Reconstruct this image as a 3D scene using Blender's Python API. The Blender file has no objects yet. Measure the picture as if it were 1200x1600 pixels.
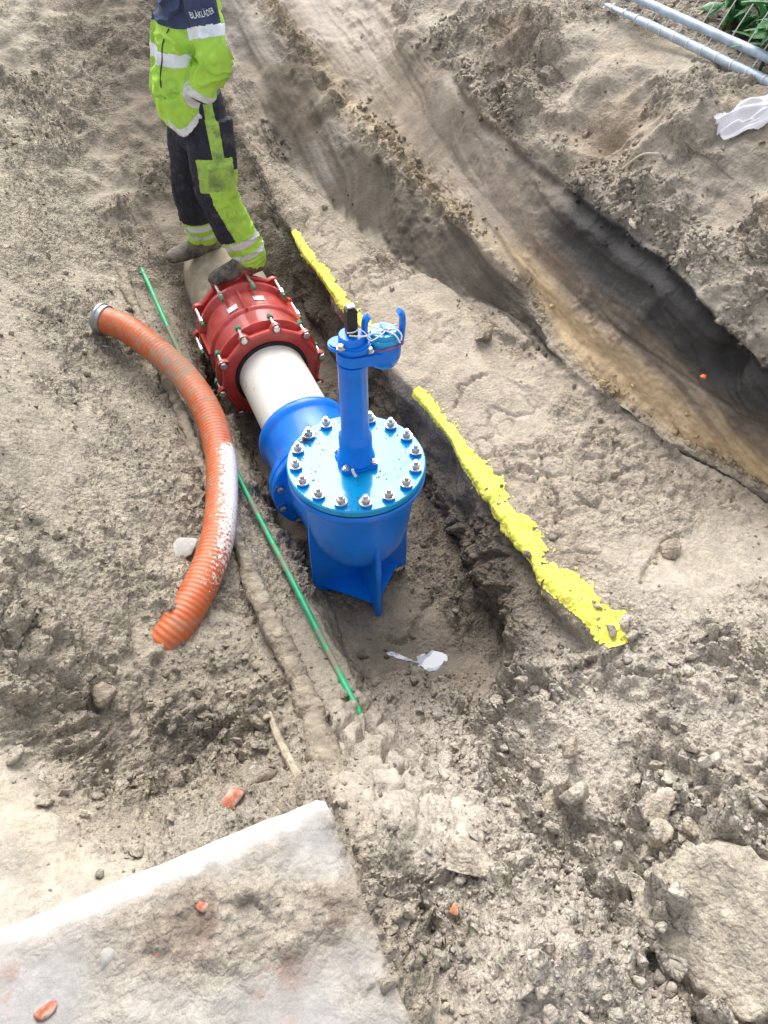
import bpy, bmesh, math, numpy as np
from math import pi, sin, cos, radians, sqrt
from mathutils import Vector, Matrix
from mathutils.bvhtree import BVHTree

# ------------------------------------------------------------------ camera, light
SC = bpy.context.scene
COL = SC.collection
# world axes: x = across the trench, y = along the trench (away), z = up, z 0 = pipe axis
PITCH, YAW = radians(48), radians(23)
CAM = Vector((-0.78, 0.0, 2.70))
fw = Vector((sin(YAW)*cos(PITCH), cos(YAW)*cos(PITCH), -sin(PITCH)))
rt = Vector((cos(YAW), -sin(YAW), 0))
upv = rt.cross(fw)
cam = bpy.data.cameras.new('camera')
cam.sensor_fit = 'VERTICAL'; cam.sensor_height = 24; cam.lens = 18.0
cam.clip_start = 0.05; cam.clip_end = 300
camo = bpy.data.objects.new('camera', cam); COL.objects.link(camo)
camo.matrix_world = Matrix(((rt.x, upv.x, -fw.x, CAM.x), (rt.y, upv.y, -fw.y, CAM.y), (rt.z, upv.z, -fw.z, CAM.z), (0, 0, 0, 1)))
SC.camera = camo

SUN_EL, SUN_AZ = radians(50), radians(14)       # azimuth from +y towards +x
W = bpy.data.worlds.new('World'); SC.world = W; W.use_nodes = True
nt = W.node_tree; nt.nodes.clear()
sky = nt.nodes.new('ShaderNodeTexSky'); sky.sky_type = 'NISHITA'; sky.sun_disc = False
sky.sun_elevation = SUN_EL; sky.sun_rotation = SUN_AZ; sky.air_density = 1.0; sky.dust_density = 3.0; sky.ozone_density = 1.0
hs = nt.nodes.new('ShaderNodeHueSaturation'); hs.inputs['Saturation'].default_value = 0.28
bg = nt.nodes.new('ShaderNodeBackground'); bg.inputs['Strength'].default_value = 0.15
wo = nt.nodes.new('ShaderNodeOutputWorld')
nt.links.new(sky.outputs[0], hs.inputs['Color']); nt.links.new(hs.outputs[0], bg.inputs['Color']); nt.links.new(bg.outputs[0], wo.inputs[0])
sun = bpy.data.lights.new('sun', 'SUN'); sun.energy = 1.5; sun.angle = radians(54); sun.color = (1.0, 0.955, 0.89)
suno = bpy.data.objects.new('sun', sun); COL.objects.link(suno)
sdir = Vector((sin(SUN_AZ)*cos(SUN_EL), cos(SUN_AZ)*cos(SUN_EL), sin(SUN_EL)))
suno.rotation_euler = sdir.to_track_quat('Z', 'Y').to_euler(); suno.location = (0, 3, 8)
vs = SC.view_settings
vs.view_transform = 'Standard'; vs.look = 'None'; vs.gamma = 1.0; vs.use_curve_mapping = False
vs.exposure = 1.10

rng = np.random.default_rng(11)

# ------------------------------------------------------------------ materials
def new_mat(name):
    m = bpy.data.materials.new(name); m.use_nodes = True
    b = m.node_tree.nodes['Principled BSDF']
    return m, m.node_tree, b
def rgba(c): return (c[0], c[1], c[2], 1.0)
def noise_node(t, scale, detail=4, rough=.55, vec=None, stretch=None):
    n = t.nodes.new('ShaderNodeTexNoise'); n.inputs['Scale'].default_value = scale
    n.inputs['Detail'].default_value = detail; n.inputs['Roughness'].default_value = rough
    tc = t.nodes.new('ShaderNodeTexCoord')
    src = tc.outputs['Object']
    if stretch:
        mp = t.nodes.new('ShaderNodeMapping'); mp.inputs['Scale'].default_value = stretch
        t.links.new(src, mp.inputs[0]); src = mp.outputs[0]
    t.links.new(src, n.inputs['Vector'])
    return n
def ramp(t, a, b, src):
    r = t.nodes.new('ShaderNodeMapRange'); r.inputs[1].default_value = a; r.inputs[2].default_value = b
    r.interpolation_type = 'SMOOTHSTEP'; r.clamp = True
    t.links.new(src, r.inputs[0]); return r.outputs[0]
def mixc(t, fac, a, b, mode='MIX'):
    m = t.nodes.new('ShaderNodeMix'); m.data_type = 'RGBA'; m.blend_type = mode
    for s, v in ((m.inputs[0], fac), (m.inputs[6], a), (m.inputs[7], b)):
        if hasattr(v, 'is_linked') or hasattr(v, 'links'): t.links.new(v, s)
        elif isinstance(v, (int, float)): s.default_value = v
        else: s.default_value = rgba(v)
    return m.outputs[2]
def mixf(t, fac, a, b):
    m = t.nodes.new('ShaderNodeMix'); m.data_type = 'FLOAT'
    for s, v in ((m.inputs[0], fac), (m.inputs[2], a), (m.inputs[3], b)):
        if hasattr(v, 'links'): t.links.new(v, s)
        else: s.default_value = v
    return m.outputs[0]
def add_bump(t, b, src, strength, dist, prev=None):
    bp = t.nodes.new('ShaderNodeBump'); bp.inputs['Strength'].default_value = strength; bp.inputs['Distance'].default_value = dist
    t.links.new(src, bp.inputs['Height'])
    if prev: t.links.new(prev, bp.inputs['Normal'])
    t.links.new(bp.outputs[0], b.inputs['Normal']); return bp.outputs[0]
MUD = (.25, .205, .155)
def mat(name, color, rough=.5, metal=0, coat=0, var=None, bump=None, dirt=None, spec=None, dirtcol=MUD):
    """var=(scale, amount) colour variation; bump=(scale, strength, dist); dirt=[(scale, lo, hi, amount), ...]"""
    m, t, b = new_mat(name)
    b.inputs['Roughness'].default_value = rough; b.inputs['Metallic'].default_value = metal
    if spec is not None: b.inputs['Specular IOR Level'].default_value = spec
    if coat: b.inputs['Coat Weight'].default_value = coat; b.inputs['Coat Roughness'].default_value = .06; b.inputs['Coat IOR'].default_value = 1.6
    c = None
    if var:
        n = noise_node(t, var[0], 5)
        lo = tuple(x*(1-var[1]) for x in color); hi = tuple(min(1, x*(1+var[1])) for x in color)
        c = mixc(t, ramp(t, .3, .7, n.outputs[0]), lo, hi)
    else:
        c = color
    r = rough; dm = None
    for d in (dirt or []):
        n = noise_node(t, d[0], 6, .65)
        f = ramp(t, d[1], d[2], n.outputs[0])
        mm = t.nodes.new('ShaderNodeMath'); mm.operation = 'MULTIPLY'; mm.inputs[1].default_value = d[3]
        t.links.new(f, mm.inputs[0]); f = mm.outputs[0]
        c = mixc(t, f, c, dirtcol); r = mixf(t, f, r, .9)
        if coat:
            cw = mixf(t, f, coat if dm is None else dm, 0.0); dm = cw
    if hasattr(c, 'links'): t.links.new(c, b.inputs['Base Color'])
    else: b.inputs['Base Color'].default_value = rgba(c)
    if hasattr(r, 'links'): t.links.new(r, b.inputs['Roughness'])
    if dm is not None: t.links.new(dm, b.inputs['Coat Weight'])
    if bump:
        n = noise_node(t, bump[0], 5); add_bump(t, b, n.outputs[0], bump[1], bump[2])
    return m

def soil_material():
    m, t, b = new_mat('soil')
    at = t.nodes.new('ShaderNodeAttribute'); at.attribute_name = 'Col'
    n1 = noise_node(t, 38, 6, .7); n2 = noise_node(t, 9, 5, .6); n3 = noise_node(t, 240, 3, .6)
    f = ramp(t, .28, .72, n1.outputs[0])
    c = mixc(t, f, (.70, .69, .67), (1.22, 1.21, 1.20))
    c2 = mixc(t, ramp(t, .3, .7, n2.outputs[0]), (.82, .815, .81), (1.13, 1.12, 1.11))
    c3 = mixc(t, ramp(t, .3, .7, n3.outputs[0]), (.80, .79, .78), (1.18, 1.18, 1.18))
    rg = t.nodes.new('ShaderNodeAttribute'); rg.attribute_name = 'Rough'
    rf = ramp(t, .05, .75, rg.outputs['Fac']); rfl = mixf(t, rf, .30, 1.0)
    x = mixc(t, rfl, at.outputs['Color'], c, 'MULTIPLY'); x = mixc(t, 1.0, x, c2, 'MULTIPLY'); x = mixc(t, rfl, x, c3, 'MULTIPLY')
    t.links.new(x, b.inputs['Base Color'])
    t.links.new(mixf(t, at.outputs['Alpha'], .95, .42), b.inputs['Roughness'])
    b.inputs['Specular IOR Level'].default_value = .3
    vo = t.nodes.new('ShaderNodeTexVoronoi'); vo.inputs['Scale'].default_value = 62; vo.feature = 'F1'
    tc = t.nodes.new('ShaderNodeTexCoord')
    nw = t.nodes.new('ShaderNodeTexNoise'); nw.inputs['Scale'].default_value = 30; nw.inputs['Detail'].default_value = 3
    t.links.new(tc.outputs['Object'], nw.inputs['Vector'])
    mx = t.nodes.new('ShaderNodeVectorMath'); mx.operation = 'SCALE'; mx.inputs['Scale'].default_value = .03
    t.links.new(nw.outputs['Color'], mx.inputs[0])
    ad = t.nodes.new('ShaderNodeVectorMath'); ad.operation = 'ADD'
    t.links.new(tc.outputs['Object'], ad.inputs[0]); t.links.new(mx.outputs[0], ad.inputs[1]); t.links.new(ad.outputs[0], vo.inputs['Vector'])
    inv = t.nodes.new('ShaderNodeMath'); inv.operation = 'SUBTRACT'; inv.inputs[0].default_value = 1.0
    t.links.new(vo.outputs['Distance'], inv.inputs[1])
    s = t.nodes.new('ShaderNodeMath'); s.operation = 'MULTIPLY'; t.links.new(inv.outputs[0], s.inputs[0]); t.links.new(rg.outputs['Fac'], s.inputs[1])
    p = add_bump(t, b, s.outputs[0], 1.0, .013)
    s1 = t.nodes.new('ShaderNodeMath'); s1.operation = 'MULTIPLY'; t.links.new(n1.outputs[0], s1.inputs[0]); t.links.new(rfl, s1.inputs[1])
    p = add_bump(t, b, s1.outputs[0], .6, .020, p)
    s3 = t.nodes.new('ShaderNodeMath'); s3.operation = 'MULTIPLY'; t.links.new(n3.outputs[0], s3.inputs[0]); t.links.new(rfl, s3.inputs[1])
    add_bump(t, b, s3.outputs[0], .5, .0035, p)
    return m

M = {}
M['soil'] = soil_material()
M['blue'] = mat('blue_epoxy', (.003, .175, .72), .30, coat=.12, spec=.35, var=(7, .12), bump=(60, .14, .002), dirt=[(5, .60, .80, .5), (9, .62, .78, .5), (70, .66, .76, .6)])
M['bluelid'] = mat('blue_epoxy_lid', (.002, .29, .60), .16, coat=.32, spec=.35, var=(7, .1), bump=(35, .06, .002), dirt=[(26, .64, .74, .8), (90, .68, .76, .7)])  # lid blue shifted to cyan: sky reflection put into the base colour
M['red'] = mat('red_epoxy', (.48, .045, .038), .42, coat=.25, var=(12, .2), bump=(70, .12, .003), dirt=[(6, .50, .78, .6), (45, .62, .76, .6)])
M['pvc'] = mat('white_pvc', (.82, .80, .73), .42, var=(4, .03), dirt=[(9, .60, .74, .55), (14, .64, .72, .8), (40, .64, .72, .75)])
M['oldpipe'] = mat('fibre_cement', (.40, .35, .26), .75, var=(6, .2), bump=(50, .3, .004), dirt=[(5, .36, .56, .9), (30, .5, .65, .6)])
M['rubber'] = mat('black_rubber', (.012, .012, .013), .6)
M['steel'] = mat('stainless_steel', (.62, .60, .57), .32, metal=.9, var=(60, .2), dirt=[(80, .6, .72, .6)])
M['greencap'] = mat('green_bolt_coating', (.02, .22, .10), .5)
M['sticker'] = mat('foil_sticker', (.62, .63, .62), .35, metal=.3, dirt=[(60, .5, .7, .7)])
M['blackcap'] = mat('black_cast_iron', (.012, .012, .014), .5, dirt=[(60, .62, .75, .5)])
M['straw'] = mat('white_tie', (.75, .72, .66), .6)
M['redtie'] = mat('red_cord', (.5, .03, .05), .6)
M['green'] = mat('green_plastic', (.01, .36, .16), .45, var=(20, .15), dirt=[(7, .47, .6, .95), (60, .6, .72, .8)])
M['mud'] = mat('caked_mud', (.31, .265, .20), .9, var=(14, .3), bump=(45, 1.0, .02), dirt=[(30, .5, .7, .5)], dirtcol=(.17, .14, .11))
M['stick'] = mat('muddy_stick', (.38, .32, .24), .9, var=(30, .3), bump=(80, .8, .01))
M['hivis'] = mat('hi_vis_cloth', (.37, .62, .065), .75, var=(3.5, .16), bump=(220, .25, .002), dirt=[(5, .50, .72, .50), (24, .60, .8, .4)], dirtcol=(.13, .26, .07))
M['hivisdirty'] = mat('muddy_hi_vis_cloth', (.33, .50, .08), .8, var=(8, .2), bump=(220, .25, .002), dirt=[(14, .45, .68, .7), (45, .55, .7, .5)], dirtcol=(.11, .13, .07))
M['navy'] = mat('navy_cloth', (.012, .014, .026), .8, var=(10, .35), bump=(220, .3, .002), dirt=[(7, .52, .74, .4), (22, .58, .72, .45)], dirtcol=(.12, .105, .085))
M['navyblue'] = mat('navy_yoke_cloth', (.035, .05, .11), .8, var=(10, .2), bump=(220, .3, .002))
M['tape'] = mat('reflective_tape', (.72, .76, .82), .35, var=(30, .06), dirt=[(20, .62, .8, .4)])
M['tapedirty'] = mat('soiled_reflective_tape', (.62, .63, .62), .5, var=(30, .1), dirt=[(20, .5, .72, .55)])
M['letter'] = mat('white_lettering', (.8, .82, .85), .6)
M['zip'] = mat('dark_zip', (.015, .017, .02), .6)
M['boot'] = mat('muddy_boot_leather', (.06, .052, .045), .6, var=(20, .4), bump=(90, .5, .006), dirt=[(8, .42, .60, .85), (40, .5, .65, .6)], dirtcol=(.22, .18, .14))
M['sole'] = mat('boot_rubber_sole', (.12, .10, .08), .8, dirt=[(15, .4, .6, .9)])
M['skin'] = mat('skin', (.55, .32, .23), .5, var=(20, .1))
M['hair'] = mat('brown_hair', (.06, .04, .025), .6, bump=(120, .6, .004))
M['concrete'] = mat('concrete', (.36, .345, .32), .9, var=(9, .2), bump=(60, .5, .006))
M['brick'] = mat('red_brick', (.42, .13, .075), .9, var=(40, .3), bump=(90, .6, .004), dirt=[(25, .42, .62, .8)], dirtcol=(.40, .35, .29))
M['brickorange'] = mat('orange_brick', (.58, .22, .09), .9, var=(40, .25), bump=(90, .6, .004), dirt=[(30, .42, .62, .75)], dirtcol=(.42, .37, .31))
M['redplastic'] = mat('red_plastic', (.55, .02, .03), .5, dirt=[(60, .6, .75, .6)])
M['orangeplastic'] = mat('orange_plastic', (.75, .16, .03), .45, dirt=[(40, .58, .7, .6)])
M['galv'] = mat('galvanised_steel', (.36, .44, .53), .5, metal=.3, var=(14, .18), dirt=[(18, .62, .75, .5)])
M['wire'] = mat('galvanised_wire', (.60, .57, .52), .5, metal=.3)
M['leaf'] = mat('green_leaf', (.035, .17, .035), .45, var=(9, .4))
M['stem'] = mat('plant_stem', (.08, .14, .04), .6)
M['litter'] = mat('dry_leaf', (.07, .045, .028), .8, var=(25, .6))
M['cloth'] = mat('white_cotton', (.72, .70, .74), .85, var=(10, .08), bump=(160, .3, .003), dirt=[(14, .64, .78, .4)])
M['chalk'] = mat('pale_mortar', (.40, .385, .36), .9, var=(14, .2), bump=(70, .6, .006), dirt=[(12, .5, .7, .5)])
M['clamp'] = mat('zinc_clamp', (.40, .43, .45), .42, metal=.75, dirt=[(26, .5, .68, .75)])
M['twig'] = mat('dry_twig', (.52, .45, .36), .8)
def paint_mat():
    m = mat('yellow_marking_paint', (.88, .845, .13), .85, var=(30, .08), bump=(120, .7, .007), dirt=[(16, .58, .74, .7), (70, .60, .72, .6)], dirtcol=(.50, .46, .22)); return m
M['yellow'] = paint_mat()
def water_mat():
    m, t, b = new_mat('milky_sky_tinted_water')
    b.inputs['Base Color'].default_value = (.36, .385, .43, 1); b.inputs['Roughness'].default_value = .06  # whitish base stands in for the reflected sky on faintly milky water
    b.inputs['Specular IOR Level'].default_value = .4
    n = noise_node(t, 30, 3); add_bump(t, b, n.outputs[0], .12, .004)
    return m
M['water'] = water_mat()
def hose_mat():
    m, t, b = new_mat('orange_hose_rubber')
    at = t.nodes.new('ShaderNodeAttribute'); at.attribute_name = 'wear'       # r: mud, g: white scuff
    sp = t.nodes.new('ShaderNodeSeparateColor'); t.links.new(at.outputs['Color'], sp.inputs[0])
    n0 = noise_node(t, 8, 4); n1 = noise_node(t, 22, 6, .7); n2 = noise_node(t, 60, 5, .7)
    base = mixc(t, ramp(t, .3, .7, n0.outputs[0]), (.47, .095, .026), (.55, .125, .035))
    def thr(attr, nz, w):
        a = t.nodes.new('ShaderNodeMath'); a.operation = 'ADD'; t.links.new(attr, a.inputs[0]); t.links.new(nz, a.inputs[1])
        return ramp(t, 1.0-w, 1.0+w, a.outputs[0])
    fm = thr(sp.outputs[0], n1.outputs[0], .17); fwh = thr(sp.outputs[1], n2.outputs[0], .07)
    c = mixc(t, fm, base, (.30, .235, .165)); c = mixc(t, fwh, c, (.80, .77, .73))
    t.links.new(c, b.inputs['Base Color'])
    t.links.new(mixf(t, fm, .42, .92), b.inputs['Roughness'])
    add_bump(t, b, n2.outputs[0], .25, .003)
    return m
M['hose'] = hose_mat()

# ------------------------------------------------------------------ mesh helpers
def finish(me, smooth, angle):
    if smooth:
        me.shade_smooth()
        if angle: me.set_sharp_from_angle(angle=radians(angle))
def mk(name, V, F, m, parent=None, smooth=True, angle=38, loc=None):
    me = bpy.data.meshes.new(name)
    if isinstance(F, np.ndarray):
        V = np.ascontiguousarray(V, dtype=np.float32); n, k = F.shape
        me.vertices.add(len(V)); me.vertices.foreach_set('co', V.ravel())
        me.loops.add(n*k); me.loops.foreach_set('vertex_index', np.ascontiguousarray(F, dtype=np.int32).ravel())
        me.polygons.add(n); me.polygons.foreach_set('loop_start', np.arange(0, n*k, k, dtype=np.int32))
        me.update(calc_edges=True)
    else:
        me.from_pydata([tuple(v) for v in V], [], [tuple(f) for f in F]); me.update()
    finish(me, smooth, angle)
    me.materials.append(m)
    o = bpy.data.objects.new(name, me); COL.objects.link(o)
    if parent: o.parent = parent
    if loc is not None: o.location = loc
    return o
def setp(o, label=None, cat=None, group=None, kind=None):
    for k, v in (('label', label), ('category', cat), ('group', group), ('kind', kind)):
        if v: o[k] = v
    return o
def empty(name, loc, label=None, cat=None, group=None, rz=0):
    o = bpy.data.objects.new(name, None); COL.objects.link(o); o.location = loc; o.rotation_euler = (0, 0, rz)
    o.empty_display_size = .1
    return setp(o, label, cat, group)
def copy_part(o, parent, M4=None):
    c = o.copy(); COL.objects.link(c); c.parent = parent
    if M4 is not None: c.matrix_local = M4
    return c
ALONG = Matrix(((1, 0, 0, 0), (0, 0, 1, 0), (0, -1, 0, 0), (0, 0, 0, 1)))   # local z -> +y
class MB:
    def __init__(s): s.V = []; s.F = []
    def add(s, V, F, T=None):
        o = len(s.V)
        for v in V:
            v = Vector(v)
            s.V.append(T @ v if T else v)
        s.F += [tuple(i+o for i in f) for f in F]; return s
    def lathe(s, prof, seg=48, T=None, a0=0):
        V = []; F = []; rings = []
        for r, h in prof:
            if r < 1e-6: rings.append([len(V)]); V.append((0, 0, h))
            else:
                rings.append(list(range(len(V), len(V)+seg)))
                V += [(r*cos(a0+2*pi*i/seg), r*sin(a0+2*pi*i/seg), h) for i in range(seg)]
        for a, b in zip(rings[:-1], rings[1:]):
            for i in range(seg):
                j = (i+1) % seg
                if len(a) == 1 and len(b) == 1: continue
                if len(a) == 1: F.append((a[0], b[j], b[i]))
                elif len(b) == 1: F.append((a[i], a[j], b[0]))
                else: F.append((a[i], a[j], b[j], b[i]))
        return s.add(V, F, T)
    def tube(s, path, rad, seg=12, cap=True, ref=None, T=None):
        path = [Vector(p) for p in path]; n = len(path); V = []; F = []
        x = None
        for i, p in enumerate(path):
            d = (path[min(i+1, n-1)]-path[max(i-1, 0)]).normalized()
            if ref is not None: x = (ref-d*ref.dot(d)).normalized()
            elif x is None:
                x = d.orthogonal().normalized()
            else: x = (x-d*x.dot(d)).normalized()
            y = d.cross(x)
            r = rad[i] if hasattr(rad, '__len__') else rad
            ra, rb = r if hasattr(r, '__len__') else (r, r)
            V += [p+x*(ra*cos(2*pi*k/seg))+y*(rb*sin(2*pi*k/seg)) for k in range(seg)]
        for i in range(n-1):
            for k in range(seg):
                l = (k+1) % seg
                F.append((i*seg+k, i*seg+l, (i+1)*seg+l, (i+1)*seg+k))
        if cap:
            F.append(tuple(range(seg-1, -1, -1))); F.append(tuple(range((n-1)*seg, n*seg)))
        return s.add(V, F, T)
    def box(s, c, d, bev=.004, T=None, seg=2):
        bm = bmesh.new(); bmesh.ops.create_cube(bm, size=1)
        for v in bm.verts: v.co = Vector((v.co.x*d[0]+c[0], v.co.y*d[1]+c[1], v.co.z*d[2]+c[2]))
        if bev: bmesh.ops.bevel(bm, geom=bm.edges[:], offset=bev, segments=seg, affect='EDGES')
        bm.verts.index_update()
        s.add([v.co.copy() for v in bm.verts], [[v.index for v in f.verts] for f in bm.faces], T); bm.free(); return s
    def prism(s, poly, h0, h1, T=None, bev=.003):
        bm = bmesh.new()
        vs_ = [bm.verts.new((x, y, h0)) for x, y in poly]
        f = bm.faces.new(vs_)
        r = bmesh.ops.extrude_face_region(bm, geom=[f])
        for v in r['geom']:
            if isinstance(v, bmesh.types.BMVert): v.co.z = h1
        bmesh.ops.recalc_face_normals(bm, faces=bm.faces[:])
        if bev:
            ed = [e for e in bm.edges if abs(e.verts[0].co.z-e.verts[1].co.z) < 1e-6]
            bmesh.ops.bevel(bm, geom=ed, offset=bev, segments=2, affect='EDGES')
        bm.verts.index_update()
        s.add([v.co.copy() for v in bm.verts], [[v.index for v in f.verts] for f in bm.faces], T); bm.free(); return s
    def build(s, name, m, parent=None, smooth=True, angle=38, loc=None):
        return mk(name, s.V, s.F, m, parent, smooth, angle, loc)
def spline(pts, n):
    """Catmull-Rom through pts, n samples"""
    P = np.array(pts, float); P = np.vstack([2*P[0]-P[1], P, 2*P[-1]-P[-2]])
    t = np.linspace(0, len(pts)-1-1e-9, n); i = t.astype(int); f = (t-i)[:, None]
    a, b, c, d = P[i], P[i+1], P[i+2], P[i+3]
    return .5*((2*b)+(c-a)*f+(2*a-5*b+4*c-d)*f**2+(3*b-a-3*c+d)*f**3)

# numpy noise
def h3(x, y, z, seed):
    h = (x.astype(np.uint32)*np.uint32(374761393)) ^ (y.astype(np.uint32)*np.uint32(668265263)) ^ (z.astype(np.uint32)*np.uint32(2246822519)) ^ np.uint32((seed*3266489917) & 0xffffffff)
    h = (h ^ (h >> np.uint32(15)))*np.uint32(2246822519); h = (h ^ (h >> np.uint32(13)))*np.uint32(3266489917); h ^= h >> np.uint32(16)
    return h.astype(np.float32)*np.float32(1/4294967296.)
def vn(x, y, z, seed=0):
    """smooth noise, about -1..1"""
    x, y, z = (np.asarray(q, np.float32) for q in np.broadcast_arrays(x, y, z))
    xi, yi, zi = np.floor(x), np.floor(y), np.floor(z)
    fx, fy, fz = x-xi, y-yi, z-zi
    xi, yi, zi = xi.astype(np.int32), yi.astype(np.int32), zi.astype(np.int32)
    sx, sy, sz = (q*q*q*(q*(q*6-15)+10) for q in (fx, fy, fz))
    r = 0
    for a in (0, 1):
        for b in (0, 1):
            for c in (0, 1):
                w = (sx if a else 1-sx)*(sy if b else 1-sy)*(sz if c else 1-sz)
                r = r+w*h3(xi+a, yi+b, zi+c, seed)
    return r*2-1
def fbm(x, y, z, f, octv, seed=0, gain=.5):
    r = 0; a = 1.; tot = 0
    for k in range(octv):
        r = r+a*vn(x*f+17.3*k, y*f-9.1*k, z*f+4.7*k, seed+k); tot += a; a *= gain; f *= 2.03
    return r/tot
def worley(x, y, f, seed=0):
    x = np.asarray(x*f, np.float32); y = np.asarray(y*f, np.float32)
    xi, yi = np.floor(x).astype(np.int32), np.floor(y).astype(np.int32)
    best = np.full(x.shape, 9., np.float32); rid = np.zeros(x.shape, np.float32); z0 = np.zeros_like(xi)
    for a in (-1, 0, 1):
        for b in (-1, 0, 1):
            cx, cy = xi+a, yi+b
            px_ = cx+h3(cx, cy, z0, seed); py_ = cy+h3(cx, cy, z0, seed+71)
            d = (px_-x)**2+(py_-y)**2
            m = d < best
            best = np.where(m, d, best); rid = np.where(m, h3(cx, cy, z0, seed+133), rid)
    return np.sqrt(best), rid
def facets(x, y, f, seed=0):
    """broken-block relief: random height and tilt per cell, crevices between cells"""
    x = np.asarray(x*f, np.float32); y = np.asarray(y*f, np.float32)
    xi, yi = np.floor(x).astype(np.int32), np.floor(y).astype(np.int32)
    b1 = np.full(x.shape, 9., np.float32); b2 = b1.copy(); hh = np.zeros(x.shape, np.float32); rid = hh.copy(); z0 = np.zeros_like(xi)
    for a in (-1, 0, 1):
        for b in (-1, 0, 1):
            cx, cy = xi+a, yi+b
            ddx = x-(cx+h3(cx, cy, z0, seed)); ddy = y-(cy+h3(cx, cy, z0, seed+71)); d = ddx*ddx+ddy*ddy
            m = d < b1; b2 = np.where(m, b1, np.minimum(b2, d)); b1 = np.where(m, d, b1)
            r = h3(cx, cy, z0, seed+133)
            t1 = h3(cx, cy, z0, seed+151)-.5; t2 = h3(cx, cy, z0, seed+171)-.5
            hh = np.where(m, ddx*t1*2.2+ddy*t2*2.2, hh); rid = np.where(m, r, rid)
    b1, b2 = np.sqrt(b1), np.sqrt(b2); e = sstep(.0, .28, b2-b1)
    return rid, hh, e, b1
def sstep(a, b, x):
    t = np.clip((x-a)/(b-a), 0, 1); return t*t*(3-2*t)

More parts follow.
